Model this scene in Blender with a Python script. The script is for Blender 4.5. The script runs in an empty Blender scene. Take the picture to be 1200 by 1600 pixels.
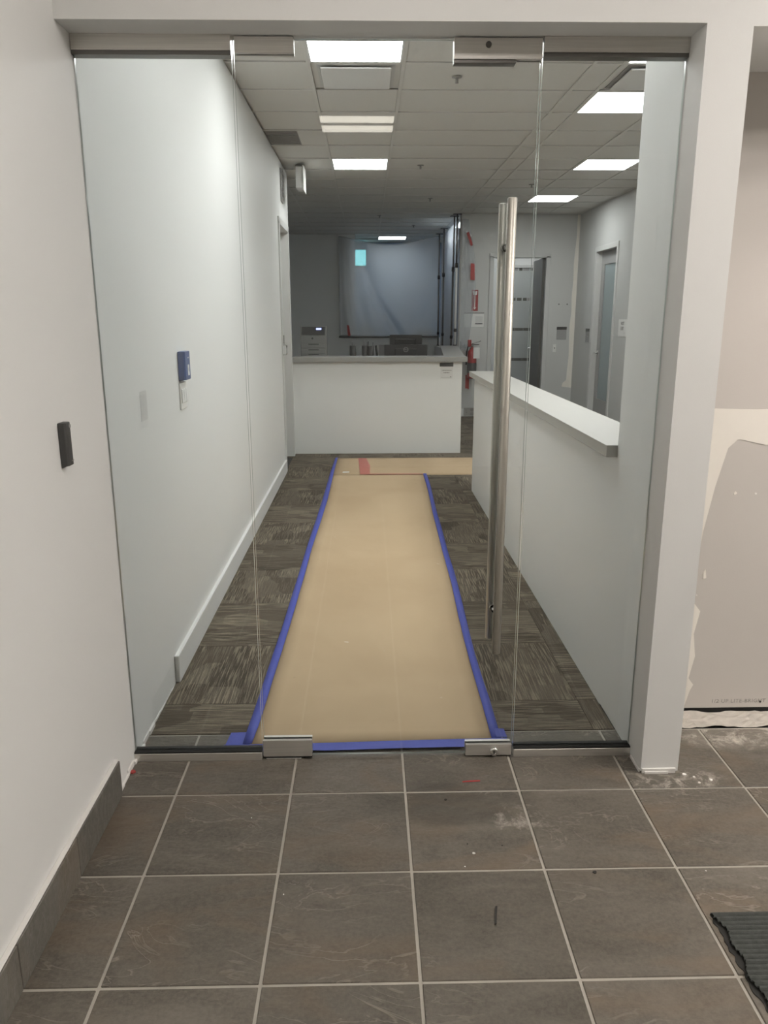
import bpy, bmesh, math, random
from mathutils import Vector, Matrix
random.seed(7)
scene = bpy.context.scene
COL = scene.collection

# ------------------------------------------------------------------ camera
F_PX, PITCH, YAW, ROLL, EYE = 1211.98, 0.247701, 0.020951, -0.001614, 1.6399
cam_data = bpy.data.cameras.new('camera')
cam_data.sensor_fit = 'VERTICAL'
cam_data.sensor_height = 24.0
cam_data.lens = F_PX / 1600.0 * 24.0
cam_data.clip_start = 0.05
cam = bpy.data.objects.new('camera', cam_data)
COL.objects.link(cam)
fwd0 = Vector((math.sin(YAW), math.cos(YAW), 0))
rgt = Vector((math.cos(YAW), -math.sin(YAW), 0))
up0 = Vector((0, 0, 1))
fw = fwd0 * math.cos(PITCH) - up0 * math.sin(PITCH)
upv = up0 * math.cos(PITCH) + fwd0 * math.sin(PITCH)
r_ = rgt * math.cos(ROLL) + upv * math.sin(ROLL)
u_ = upv * math.cos(ROLL) - rgt * math.sin(ROLL)
cam.matrix_world = Matrix(((r_.x, u_.x, -fw.x, 0), (r_.y, u_.y, -fw.y, 0), (r_.z, u_.z, -fw.z, EYE), (0, 0, 0, 1)))
scene.camera = cam

# ------------------------------------------------------------------ world, exposure
world = bpy.data.worlds.new('world')
scene.world = world
world.use_nodes = True
world.node_tree.nodes['Background'].inputs[0].default_value = (0.8, 0.85, 0.9, 1)
world.node_tree.nodes['Background'].inputs[1].default_value = 0.02
scene.view_settings.view_transform = 'Standard'
scene.view_settings.look = 'None'
scene.view_settings.gamma = 1.0
scene.view_settings.use_curve_mapping = False
scene.view_settings.exposure = 1.25
scene.cycles.use_denoising = True
scene.cycles.max_bounces = 7
scene.cycles.diffuse_bounces = 4
scene.cycles.glossy_bounces = 3
scene.cycles.use_adaptive_sampling = True
scene.cycles.adaptive_threshold = 0.08
scene.cycles.adaptive_min_samples = 20
scene.cycles.transparent_max_bounces = 12
scene.cycles.sample_clamp_indirect = 6.0
OFFICE_LIGHT = 8.7      # radiance of the lit ceiling panels in the office
LOBBY_FILL_LIGHT = 7.6        # radiance of the unseen lobby panels, mostly added as wall fill

# ------------------------------------------------------------------ materials
MATS = {}
def newmat(name):
    m = bpy.data.materials.new(name); m.use_nodes = True
    MATS[name] = m
    return m, m.node_tree, m.node_tree.nodes, m.node_tree.links, m.node_tree.nodes['Principled BSDF']

def simple(name, col, rough=0.5, metal=0.0, bump=0.0, bscale=200.0, var=0.0, vscale=3.0, spec=0.5, coat=0.0):
    m, nt, N, L, b = newmat(name)
    b.inputs['Base Color'].default_value = (*col, 1)
    b.inputs['Roughness'].default_value = rough
    b.inputs['Metallic'].default_value = metal
    b.inputs['Specular IOR Level'].default_value = spec
    b.inputs['Coat Weight'].default_value = coat
    tc = N.new('ShaderNodeTexCoord')
    nz = N.new('ShaderNodeTexNoise'); nz.inputs['Scale'].default_value = vscale; nz.inputs['Detail'].default_value = 4
    L.new(tc.outputs['Object'], nz.inputs['Vector'])
    mx = N.new('ShaderNodeMix'); mx.data_type = 'RGBA'
    mx.inputs[6].default_value = (*[c * (1 - var) for c in col], 1)
    mx.inputs[7].default_value = (*[min(1, c * (1 + var)) for c in col], 1)
    L.new(nz.outputs['Fac'], mx.inputs[0]); L.new(mx.outputs[2], b.inputs['Base Color'])
    if bump > 0:
        n2 = N.new('ShaderNodeTexNoise'); n2.inputs['Scale'].default_value = bscale; n2.inputs['Detail'].default_value = 3
        L.new(tc.outputs['Object'], n2.inputs['Vector'])
        bp = N.new('ShaderNodeBump'); bp.inputs['Strength'].default_value = bump; bp.inputs['Distance'].default_value = 0.002
        L.new(n2.outputs['Fac'], bp.inputs['Height']); L.new(bp.outputs['Normal'], b.inputs['Normal'])
    return m

def emit(name, col, strength):
    m = bpy.data.materials.new(name); m.use_nodes = True
    nt = m.node_tree; nt.nodes.clear()
    e = nt.nodes.new('ShaderNodeEmission'); o = nt.nodes.new('ShaderNodeOutputMaterial')
    e.inputs[0].default_value = (*col, 1); e.inputs[1].default_value = strength
    nt.links.new(e.outputs[0], o.inputs[0]); MATS[name] = m
    return m

def math_node(N, L, op, a, b=None):
    n = N.new('ShaderNodeMath'); n.operation = op
    for i, v in enumerate((a, b)):
        if v is None: continue
        if isinstance(v, (int, float)): n.inputs[i].default_value = v
        else: L.new(v, n.inputs[i])
    return n.outputs[0]

def mix_col(N, L, fac, a, b):
    n = N.new('ShaderNodeMix'); n.data_type = 'RGBA'
    if isinstance(fac, (int, float)): n.inputs[0].default_value = fac
    else: L.new(fac, n.inputs[0])
    for i, v in ((6, a), (7, b)):
        if isinstance(v, tuple): n.inputs[i].default_value = (*v, 1)
        else: L.new(v, n.inputs[i])
    return n.outputs[2]

def ramp(N, L, src, stops):
    r = N.new('ShaderNodeValToRGB')
    e = r.color_ramp.elements
    while len(e) < len(stops): e.new(0.5)
    for el, (p, c) in zip(e, stops):
        el.position = p; el.color = (*c, 1) if isinstance(c, tuple) else (c, c, c, 1)
    L.new(src, r.inputs[0])
    return r.outputs[0]

def noise(N, L, vec, scale, detail=4, dist=0.0, rough=0.55):
    n = N.new('ShaderNodeTexNoise')
    n.inputs['Scale'].default_value = scale; n.inputs['Detail'].default_value = detail
    n.inputs['Distortion'].default_value = dist; n.inputs['Roughness'].default_value = rough
    L.new(vec, n.inputs['Vector'])
    return n.outputs['Fac']

def blob(N, L, pos, cx, cy, rx, ry, soft_noise=None):
    """0..1 mask around a floor spot, edge broken up by a noise"""
    s = N.new('ShaderNodeSeparateXYZ'); L.new(pos, s.inputs[0])
    dx = math_node(N, L, 'DIVIDE', math_node(N, L, 'SUBTRACT', s.outputs[0], cx), rx)
    dy = math_node(N, L, 'DIVIDE', math_node(N, L, 'SUBTRACT', s.outputs[1], cy), ry)
    d = math_node(N, L, 'ADD', math_node(N, L, 'MULTIPLY', dx, dx), math_node(N, L, 'MULTIPLY', dy, dy))
    if soft_noise is not None:
        d = math_node(N, L, 'ADD', d, math_node(N, L, 'MULTIPLY', math_node(N, L, 'SUBTRACT', soft_noise, 0.5), 2.4))
    v = math_node(N, L, 'SUBTRACT', 1.0, d)
    n = N.new('ShaderNodeMath'); n.operation = 'MULTIPLY'; n.use_clamp = True
    L.new(v, n.inputs[0]); n.inputs[1].default_value = 1.6
    return n.outputs[0]

# slate look floor tile: every tile samples its own patch of the pattern
def tile_material(name, dark, light, dusty=True, vein_amt=0.42):
    m, nt, N, L, b = newmat(name)
    tc = N.new('ShaderNodeTexCoord'); oi = N.new('ShaderNodeObjectInfo'); geo = N.new('ShaderNodeNewGeometry')
    sc = N.new('ShaderNodeVectorMath'); sc.operation = 'SCALE'; sc.inputs[0].default_value = (13.0, 29.0, 7.0)
    L.new(oi.outputs['Random'], sc.inputs['Scale'])
    ad = N.new('ShaderNodeVectorMath'); ad.operation = 'ADD'
    L.new(tc.outputs['Object'], ad.inputs[0]); L.new(sc.outputs[0], ad.inputs[1])
    st = N.new('ShaderNodeMapping'); st.inputs['Scale'].default_value = (1.0, 2.3, 1.0); st.inputs['Rotation'].default_value = (0, 0, 0.35)
    L.new(ad.outputs[0], st.inputs[0])
    v = st.outputs[0]
    big = noise(N, L, v, 2.6, 5, 0.7, 0.62)
    fine = noise(N, L, v, 26, 5, 0.3, 0.65)
    base = ramp(N, L, big, [(0.33, dark), (0.5, tuple((a + c) / 2 for a, c in zip(dark, light))), (0.68, light)])
    c1 = mix_col(N, L, math_node(N, L, 'MULTIPLY', fine, 0.5), base, tuple(a * 0.62 for a in dark))
    grit = ramp(N, L, noise(N, L, ad.outputs[0], 90, 5, 0.2, 0.7), [(0.36, 0.0), (0.64, 0.42)])
    c1 = mix_col(N, L, grit, c1, tuple(a * 1.15 for a in light))
    # rusty / warm blotches
    warm = ramp(N, L, noise(N, L, v, 1.7, 3, 1.0), [(0.52, 0.0), (0.72, 0.5)])
    c1 = mix_col(N, L, warm, c1, (light[0] * 1.05, light[1] * 0.84, light[2] * 0.66))
    # cleft edges: thin wandering ridges
    rid = math_node(N, L, 'ABSOLUTE', math_node(N, L, 'SUBTRACT', noise(N, L, v, 3.4, 4, 1.6, 0.5), 0.5))
    line = ramp(N, L, rid, [(0.0, 1.0), (0.006, 0.8), (0.018, 0.0)])
    gate = ramp(N, L, noise(N, L, v, 2.1, 2), [(0.5, 0.0), (0.62, 1.0)])
    vein = math_node(N, L, 'MULTIPLY', line, gate)
    c2 = mix_col(N, L, math_node(N, L, 'MULTIPLY', vein, vein_amt), c1, tuple(min(1, a * 1.9) for a in light))
    # every tile a touch different in tone
    tone = math_node(N, L, 'ADD', math_node(N, L, 'MULTIPLY', oi.outputs['Random'], 0.22), 0.89)
    hsv = N.new('ShaderNodeHueSaturation'); L.new(tone, hsv.inputs['Value']); L.new(c2, hsv.inputs['Color'])
    out = hsv.outputs[0]
    pos = geo.outputs['Position']
    if dusty:
        en = noise(N, L, pos, 6.0, 6, 0.5, 0.65)
        out = mix_col(N, L, math_node(N, L, 'MULTIPLY', blob(N, L, pos, 0.28, 2.35, 0.30, 0.13, en), 0.45), out, tuple(a * 0.5 for a in dark))
        speck = ramp(N, L, noise(N, L, pos, 14.0, 8, 0.4, 0.75), [(0.5, 0.0), (0.66, 1.0)])
        d1 = math_node(N, L, 'MULTIPLY', blob(N, L, pos, 1.55, 2.79, 0.46, 0.13, en), math_node(N, L, 'ADD', math_node(N, L, 'MULTIPLY', speck, 0.7), 0.12))
        d2 = math_node(N, L, 'MULTIPLY', blob(N, L, pos, 1.10, 2.48, 0.22, 0.07, en), math_node(N, L, 'MULTIPLY', speck, 0.7))
        d3 = math_node(N, L, 'MULTIPLY', blob(N, L, pos, 0.95, 2.80, 0.10, 0.10, en), math_node(N, L, 'MULTIPLY', speck, 0.5))
        d4 = math_node(N, L, 'MULTIPLY', blob(N, L, pos, 0.50, 2.27, 0.10, 0.10, en), math_node(N, L, 'MULTIPLY', speck, 0.5))
        dust = math_node(N, L, 'MAXIMUM', math_node(N, L, 'MAXIMUM', d1, d2), math_node(N, L, 'MAXIMUM', d3, d4))
        out = mix_col(N, L, dust, out, (0.62, 0.57, 0.50))
    L.new(out, b.inputs['Base Color'])
    rr = ramp(N, L, fine, [(0.3, 0.36), (0.7, 0.54)])
    L.new(rr, b.inputs['Roughness'])
    b.inputs['Specular IOR Level'].default_value = 0.45
    h = math_node(N, L, 'ADD', math_node(N, L, 'MULTIPLY', big, 0.9), math_node(N, L, 'ADD', math_node(N, L, 'MULTIPLY', vein, 0.25), math_node(N, L, 'MULTIPLY', fine, 0.22)))
    bp = N.new('ShaderNodeBump'); bp.inputs['Strength'].default_value = 0.55; bp.inputs['Distance'].default_value = 0.012
    L.new(h, bp.inputs['Height']); L.new(bp.outputs[0], b.inputs['Normal'])
    return m
tile_material('slate_tile', (0.085, 0.075, 0.060), (0.172, 0.154, 0.127))
tile_material('base_tile', (0.120, 0.114, 0.100), (0.175, 0.166, 0.146), dusty=False, vein_amt=0.08)

# striped loop-pile carpet tile (stripes run along the tile's own Y)
def carpet_material():
    m, nt, N, L, b = newmat('carpet')
    tc = N.new('ShaderNodeTexCoord'); oi = N.new('ShaderNodeObjectInfo')
    sc = N.new('ShaderNodeVectorMath'); sc.operation = 'SCALE'; sc.inputs[0].default_value = (17.0, 11.0, 5.0)
    L.new(oi.outputs['Random'], sc.inputs['Scale'])
    ad = N.new('ShaderNodeVectorMath'); ad.operation = 'ADD'
    L.new(tc.outputs['Object'], ad.inputs[0]); L.new(sc.outputs[0], ad.inputs[1])
    mp = N.new('ShaderNodeMapping'); mp.inputs['Scale'].default_value = (170.0, 6.0, 1.0); L.new(ad.outputs[0], mp.inputs[0])
    lines = noise(N, L, mp.outputs[0], 1.0, 3, 0.0, 0.6)
    mp2 = N.new('ShaderNodeMapping'); mp2.inputs['Scale'].default_value = (7.0, 4.2, 1.0); L.new(ad.outputs[0], mp2.inputs[0])
    band = N.new('ShaderNodeTexVoronoi'); band.inputs['Scale'].default_value = 1.0; band.distance = 'CHEBYCHEV'
    L.new(mp2.outputs[0], band.inputs['Vector'])
    sepb = N.new('ShaderNodeSeparateColor'); L.new(band.outputs['Color'], sepb.inputs[0])
    fib = noise(N, L, tc.outputs['Object'], 420, 2, 0.0, 0.7)
    base = ramp(N, L, sepb.outputs[0], [(0.0, (0.072, 0.060, 0.046)), (0.5, (0.108, 0.090, 0.069)), (1.0, (0.150, 0.126, 0.098))])
    pick = ramp(N, L, lines, [(0.47, 0.0), (0.55, 0.6), (0.63, 1.0)])
    gate = math_node(N, L, 'ADD', math_node(N, L, 'MULTIPLY', sepb.outputs[1], 0.75), 0.15)
    c = mix_col(N, L, math_node(N, L, 'MULTIPLY', pick, gate), base, (0.34, 0.29, 0.22))
    c = mix_col(N, L, ramp(N, L, fib, [(0.35, 0.35), (0.65, 0.0)]), c, (0.035, 0.030, 0.024))
    tone = math_node(N, L, 'ADD', math_node(N, L, 'MULTIPLY', oi.outputs['Random'], 0.26), 0.88)
    hsv = N.new('ShaderNodeHueSaturation'); L.new(tone, hsv.inputs['Value']); L.new(c, hsv.inputs['Color'])
    L.new(hsv.outputs[0], b.inputs['Base Color'])
    b.inputs['Roughness'].default_value = 0.95; b.inputs['Specular IOR Level'].default_value = 0.15
    h = math_node(N, L, 'ADD', lines, math_node(N, L, 'MULTIPLY', fib, 0.7))
    bp = N.new('ShaderNodeBump'); bp.inputs['Strength'].default_value = 0.5; bp.inputs['Distance'].default_value = 0.003
    L.new(h, bp.inputs['Height']); L.new(bp.outputs[0], b.inputs['Normal'])
carpet_material()

def paper_material():
    m, nt, N, L, b = newmat('kraft_paper')
    geo = N.new('ShaderNodeNewGeometry'); pos = geo.outputs['Position']
    n1 = noise(N, L, pos, 1.2, 4, 0.5)
    c = ramp(N, L, n1, [(0.3, (0.49, 0.36, 0.225)), (0.7, (0.555, 0.42, 0.27))])
    sp = ramp(N, L, noise(N, L, pos, 30, 4, 0.6, 0.6), [(0.70, 0.0), (0.74, 0.7)])
    gate = ramp(N, L, noise(N, L, pos, 2.6, 2), [(0.5, 0.0), (0.6, 1.0)])
    c = mix_col(N, L, math_node(N, L, 'MULTIPLY', sp, gate), c, (0.16, 0.13, 0.10))
    sp2 = ramp(N, L, noise(N, L, pos, 21, 4, 0.3, 0.6), [(0.715, 0.0), (0.75, 0.6)])
    c = mix_col(N, L, sp2, c, (0.75, 0.68, 0.56))
    L.new(c, b.inputs['Base Color']); b.inputs['Roughness'].default_value = 0.75
    b.inputs['Specular IOR Level'].default_value = 0.25
paper_material()

def glass_material(name, tint, ior=1.5, rough=0.0, boost=1.0):
    """thin architectural glass: clear transmission plus fresnel reflection"""
    m = bpy.data.materials.new(name); m.use_nodes = True; nt = m.node_tree; nt.nodes.clear(); N, L = nt.nodes, nt.links
    o = N.new('ShaderNodeOutputMaterial'); t = N.new('ShaderNodeBsdfTransparent'); g = N.new('ShaderNodeBsdfGlossy')
    t.inputs[0].default_value = (*tint, 1); g.inputs['Roughness'].default_value = rough
    f = N.new('ShaderNodeFresnel'); f.inputs['IOR'].default_value = ior
    mx = N.new('ShaderNodeMixShader')
    L.new(math_node(N, L, 'MULTIPLY', f.outputs[0], boost), mx.inputs[0]); L.new(t.outputs[0], mx.inputs[1]); L.new(g.outputs[0], mx.inputs[2])
    L.new(mx.outputs[0], o.inputs[0]); MATS[name] = m
glass_material('clear_glass', (0.982, 0.990, 0.986))

def plastic_material(name, milky, col=(0.85, 0.87, 0.9)):
    """polythene sheet: mostly see-through, a little milky, glossy on its creases"""
    m = bpy.data.materials.new(name); m.use_nodes = True; nt = m.node_tree; nt.nodes.clear(); N, L = nt.nodes, nt.links
    o = N.new('ShaderNodeOutputMaterial'); t = N.new('ShaderNodeBsdfTransparent'); g = N.new('ShaderNodeBsdfGlossy')
    d = N.new('ShaderNodeBsdfDiffuse'); tr = N.new('ShaderNodeBsdfTranslucent')
    t.inputs[0].default_value = (0.96, 0.97, 0.98, 1); g.inputs['Roughness'].default_value = 0.16
    d.inputs[0].default_value = (*col, 1); tr.inputs[0].default_value = (*col, 1)
    tc = N.new('ShaderNodeTexCoord')
    mp = N.new('ShaderNodeMapping'); mp.inputs['Scale'].default_value = (1.0, 1.0, 0.35); L.new(tc.outputs['Object'], mp.inputs[0])
    h = noise(N, L, mp.outputs[0], 7.0, 4, 1.4, 0.5)
    bp = N.new('ShaderNodeBump'); bp.inputs['Strength'].default_value = 0.5; bp.inputs['Distance'].default_value = 0.03
    L.new(h, bp.inputs['Height']); L.new(bp.outputs[0], g.inputs['Normal'])
    m1 = N.new('ShaderNodeMixShader'); m1.inputs[0].default_value = 0.5
    L.new(d.outputs[0], m1.inputs[1]); L.new(tr.outputs[0], m1.inputs[2])
    m2 = N.new('ShaderNodeMixShader'); m2.inputs[0].default_value = milky
    L.new(t.outputs[0], m2.inputs[1]); L.new(m1.outputs[0], m2.inputs[2])
    f = N.new('ShaderNodeFresnel'); f.inputs['IOR'].default_value = 1.5; L.new(bp.outputs[0], f.inputs['Normal'])
    m3 = N.new('ShaderNodeMixShader'); L.new(math_node(N, L, 'MINIMUM', f.outputs[0], 0.22), m3.inputs[0])
    L.new(m2.outputs[0], m3.inputs[1]); L.new(g.outputs[0], m3.inputs[2])
    L.new(m3.outputs[0], o.inputs[0]); MATS[name] = m
plastic_material('polythene', 0.34)
plastic_material('polythene_clear', 0.16)
plastic_material('polythene_milky', 0.55)

def brushed(name, col, rough=0.3, axis=2):
    m, nt, N, L, b = newmat(name)
    b.inputs['Metallic'].default_value = 0.8
    tc = N.new('ShaderNodeTexCoord'); mp = N.new('ShaderNodeMapping')
    s = [260.0, 260.0, 260.0]; s[axis] = 4.0; mp.inputs['Scale'].default_value = s
    L.new(tc.outputs['Object'], mp.inputs[0])
    n = noise(N, L, mp.outputs[0], 1.0, 3)
    L.new(ramp(N, L, n, [(0.3, tuple(c * 0.85 for c in col)), (0.7, col)]), b.inputs['Base Color'])
    L.new(ramp(N, L, n, [(0.3, rough * 0.8), (0.7, rough * 1.2)]), b.inputs['Roughness'])
brushed('steel_brushed', (0.74, 0.72, 0.68), 0.40, 0)
brushed('steel_pull', (0.64, 0.62, 0.56), 0.42, 2)

simple('wall_paint', (0.74, 0.745, 0.73), 0.55, bump=0.12, bscale=350, var=0.012, vscale=1.3, spec=0.3)
simple('grey_paint', (0.55, 0.555, 0.54), 0.55, bump=0.1, bscale=350, var=0.02, vscale=1.2, spec=0.3)
simple('dim_room_paint', (0.78, 0.785, 0.765), 0.6, var=0.03, spec=0.25)
simple('blue_grey_paint', (0.22, 0.29, 0.40), 0.55, var=0.06, vscale=0.8)
simple('dark_wall_paint', (0.42, 0.41, 0.40), 0.6, var=0.02)
simple('beige_paint', (0.58, 0.545, 0.51), 0.55, bump=0.12, bscale=350, var=0.015)
simple('drywall_paper', (0.55, 0.52, 0.485), 0.8, var=0.03, vscale=2.5, bump=0.1, bscale=150)
simple('joint_compound', (0.80, 0.765, 0.70), 0.8, var=0.03, vscale=8)
simple('trim_white', (0.78, 0.785, 0.77), 0.4, var=0.01)
simple('frame_paint', (0.62, 0.62, 0.605), 0.4, var=0.01)
simple('grout', (0.40, 0.375, 0.325), 0.85, var=0.25, vscale=9, bump=0.4, bscale=180)
simple('mortar', (0.46, 0.43, 0.385), 0.9, var=0.3, vscale=22, bump=1.0, bscale=60)
simple('caulk', (0.72, 0.71, 0.68), 0.6, var=0.05, vscale=20)
simple('ceiling_tile', (0.70, 0.69, 0.66), 0.9, var=0.05, vscale=40, bump=0.35, bscale=220)
simple('ceiling_grid_paint', (0.70, 0.69, 0.66), 0.5, var=0.02)
simple('grille_grey', (0.30, 0.295, 0.285), 0.7, var=0.05)
simple('fixture_white', (0.80, 0.80, 0.79), 0.4, var=0.01)
simple('glass_edge', (0.70, 0.76, 0.72), 0.15, var=0.05, spec=0.8)
simple('rubber_black', (0.014, 0.014, 0.013), 0.6, var=0.1)
simple('steel_dark', (0.16, 0.155, 0.145), 0.35, metal=0.8, var=0.05)
simple('chrome', (0.80, 0.80, 0.79), 0.12, metal=1.0, var=0.02)
simple('blue_tape', (0.055, 0.080, 0.42), 0.55, var=0.12, vscale=14, bump=0.3, bscale=60)
simple('red_tape', (0.42, 0.055, 0.050), 0.5, var=0.15, vscale=20)
simple('red_tape_sheer', (0.52, 0.155, 0.12), 0.5, var=0.2, vscale=16)
simple('counter_white', (0.39, 0.38, 0.35), 0.42, var=0.01, vscale=6)
simple('counter_edge', (0.40, 0.39, 0.355), 0.4, var=0.02)
simple('desk_grey', (0.30, 0.295, 0.275), 0.35, var=0.03)
simple('desk_panel', (0.80, 0.805, 0.785), 0.4, var=0.01)
simple('black_plastic', (0.010, 0.010, 0.010), 0.45, var=0.1)
simple('dark_grey_plastic', (0.085, 0.084, 0.080), 0.45, var=0.08)
simple('charcoal_plastic', (0.052, 0.052, 0.050), 0.45, var=0.08)
simple('grey_plastic', (0.30, 0.30, 0.285), 0.5, var=0.03)
simple('blue_film', (0.085, 0.125, 0.27), 0.35, var=0.08, vscale=20)
simple('white_plastic', (0.80, 0.80, 0.77), 0.35, var=0.02)
simple('paper_white', (0.74, 0.74, 0.72), 0.7, var=0.03)
simple('ink', (0.045, 0.045, 0.045), 0.6)
simple('ink_soft', (0.30, 0.29, 0.27), 0.7)
simple('acrylic_grey', (0.34, 0.34, 0.335), 0.25, var=0.03)
simple('door_dark', (0.075, 0.075, 0.068), 0.45, var=0.08, vscale=5)
simple('door_grey', (0.33, 0.33, 0.325), 0.4, var=0.02)
simple('frosted_glass', (0.42, 0.44, 0.43), 0.3, var=0.05, vscale=1.5)
simple('frosted_teal', (0.27, 0.33, 0.34), 0.22, var=0.08, vscale=1.5)
simple('band_dark', (0.10, 0.10, 0.085), 0.3, var=0.2, vscale=30)
simple('extinguisher_red', (0.30, 0.028, 0.028), 0.3, var=0.05, coat=0.4)
simple('mat_pile', (0.080, 0.086, 0.080), 0.95, var=0.35, vscale=60, bump=0.8, bscale=500, spec=0.1)
simple('mat_backing', (0.020, 0.019, 0.017), 0.8, var=0.2)
simple('pole_white', (0.72, 0.72, 0.70), 0.35, var=0.03)
simple('debris_white', (0.78, 0.76, 0.72), 0.8, var=0.05)
simple('debris_dark', (0.03, 0.028, 0.025), 0.8, var=0.05)
emit('panel_light', (0.985, 1.0, 0.985), OFFICE_LIGHT)
emit('lobby_fill_light', (1.0, 0.925, 0.865), LOBBY_FILL_LIGHT)
emit('lobby_light_dim', (1.0, 0.93, 0.80), 3.6)
emit('sheet_fill_light', (0.95, 1.0, 1.0), 5.0)
emit('far_light', (0.97, 1.0, 1.0), 7.0)
emit('side_room_fill', (1.0, 1.0, 0.97), 6.0)
emit('printer_screen', (0.35, 0.42, 1.0), 1.2)
emit('cyan_screen', (0.25, 0.78, 0.82), 0.9)

# ------------------------------------------------------------------ builders
def link(name, me, mat=None, parent=None, origin=(0, 0, 0)):
    o = bpy.data.objects.new(name, me)
    if mat is not None:
        for mm in (mat if isinstance(mat, (list, tuple)) else [mat]):
            me.materials.append(MATS[mm] if isinstance(mm, str) else mm)
    COL.objects.link(o)
    if parent is not None: o.parent = parent
    o.location = origin
    return o

def wpos(o):
    v = Vector((0, 0, 0))
    while o is not None:
        v = v + o.location; o = o.parent
    return v

class MB:
    """collects shapes in world coordinates; build() makes one mesh object"""
    def __init__(self): self.bm = bmesh.new()
    def box(self, a, b, bevel=0.0, seg=1, mi=0):
        lo = [min(x, y) for x, y in zip(a, b)]; hi = [max(x, y) for x, y in zip(a, b)]
        r = bmesh.ops.create_cube(self.bm, size=1.0)
        vs = r['verts']
        for v in vs:
            for k in range(3):
                v.co[k] = lo[k] + (v.co[k] + 0.5) * (hi[k] - lo[k])
        fs = set(f for v in vs for f in v.link_faces)
        for f in fs: f.material_index = mi
        if bevel > 0:
            es = list(set(e for v in vs for e in v.link_edges))
            bmesh.ops.bevel(self.bm, geom=es, offset=bevel, segments=seg, affect='EDGES', profile=0.5)
        return self
    def cyl(self, p0, p1, r0, r1=None, n=16, mi=0):
        r1 = r0 if r1 is None else r1
        p0, p1 = Vector(p0), Vector(p1); d = p1 - p0
        q = d.to_track_quat('Z', 'Y').to_matrix().to_4x4()
        M = Matrix.Translation((p0 + p1) / 2) @ q
        r = bmesh.ops.create_cone(self.bm, cap_ends=True, segments=n, radius1=r0, radius2=r1, depth=d.length, matrix=M)
        for f in set(f for v in r['verts'] for f in v.link_faces):
            f.material_index = mi
            if len(f.verts) == 4: f.smooth = True
        return self
    def lathe(self, base, axis, prof, n=20, mi=0):
        """prof: list of (radius, height) along axis from base"""
        base = Vector(base); q = Vector(axis).to_track_quat('Z', 'Y').to_matrix()
        rings = []
        for (r, h) in prof:
            rings.append([self.bm.verts.new(base + q @ Vector((r * math.cos(2 * math.pi * k / n), r * math.sin(2 * math.pi * k / n), h))) for k in range(n)])
        for a, b in zip(rings, rings[1:]):
            for k in range(n):
                f = self.bm.faces.new((a[k], a[(k + 1) % n], b[(k + 1) % n], b[k])); f.smooth = True; f.material_index = mi
        f = self.bm.faces.new(list(reversed(rings[0]))); f.material_index = mi
        f = self.bm.faces.new(rings[-1]); f.material_index = mi
        return self
    def tube(self, pts, r, n=8, mi=0):
        pts = [Vector(p) for p in pts]
        rings = []
        for i, p in enumerate(pts):
            t = (pts[min(i + 1, len(pts) - 1)] - pts[max(i - 1, 0)]).normalized()
            q = t.to_track_quat('Z', 'Y').to_matrix()
            rings.append([self.bm.verts.new(p + q @ Vector((r * math.cos(2 * math.pi * k / n), r * math.sin(2 * math.pi * k / n), 0))) for k in range(n)])
        for a, b in zip(rings, rings[1:]):
            for k in range(n):
                f = self.bm.faces.new((a[k], a[(k + 1) % n], b[(k + 1) % n], b[k])); f.smooth = True; f.material_index = mi
        self.bm.faces.new(list(reversed(rings[0]))); self.bm.faces.new(rings[-1])
        return self
    def prism(self, poly, vec, mi=0):
        """extrude a planar polygon (world points) by vec"""
        vec = Vector(vec)
        a = [self.bm.verts.new(Vector(p)) for p in poly]; b = [self.bm.verts.new(Vector(p) + vec) for p in poly]
        n = len(a)
        self.bm.faces.new(a); self.bm.faces.new(list(reversed(b)))
        for k in range(n): self.bm.faces.new((a[k], b[k], b[(k + 1) % n], a[(k + 1) % n]))
        return self
    def build(self, name, mat, parent=None, origin=None):
        bmesh.ops.recalc_face_normals(self.bm, faces=self.bm.faces[:])
        if origin is None:
            origin = wpos(parent) if parent is not None else Vector((0, 0, 0))
        base = wpos(parent) if parent is not None else Vector((0, 0, 0))
        origin = Vector(origin)
        for v in self.bm.verts: v.co -= origin
        me = bpy.data.meshes.new(name); self.bm.to_mesh(me); self.bm.free()
        return link(name, me, mat, parent, origin - base)

def tag(o, label, cat=None, group=None, kind=None):
    o['label'] = label
    if cat: o['category'] = cat
    if group: o['group'] = group
    if kind: o['kind'] = kind
    return o
def struct(o, label=None):
    o['kind'] = 'structure'
    if label: o['label'] = label
    return o
def empty(name, loc):
    o = bpy.data.objects.new(name, None); o.empty_display_size = 0.1
    COL.objects.link(o); o.location = loc
    return o
def bx(name, a, b, mat, parent=None, bevel=0.0, seg=1, origin=None):
    return MB().box(a, b, bevel, seg).build(name, mat, parent, origin)
def copy_tree(o, parent=None):
    c = o.copy(); COL.objects.link(c); c.parent = parent
    for ch in list(o.children): copy_tree(ch, c)
    return c
def text(name, body, loc, size, rot, mat, parent, align='CENTER', spacing=1.0):
    cu = bpy.data.curves.new(name, 'FONT'); cu.body = body; cu.size = size; cu.align_x = align; cu.align_y = 'CENTER'
    cu.extrude = 0.0003; cu.space_character = spacing
    cu.materials.append(MATS[mat])
    tmp = bpy.data.objects.new(name, cu); COL.objects.link(tmp)
    bpy.context.view_layer.update()
    me = bpy.data.meshes.new_from_object(tmp.evaluated_get(bpy.context.evaluated_depsgraph_get()))
    bpy.data.objects.remove(tmp, do_unlink=True)
    if not me.materials: me.materials.append(MATS[mat])
    o = bpy.data.objects.new(name, me); COL.objects.link(o); o.parent = parent
    o.location = Vector(loc) - wpos(parent); o.rotation_euler = rot
    return o

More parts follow.
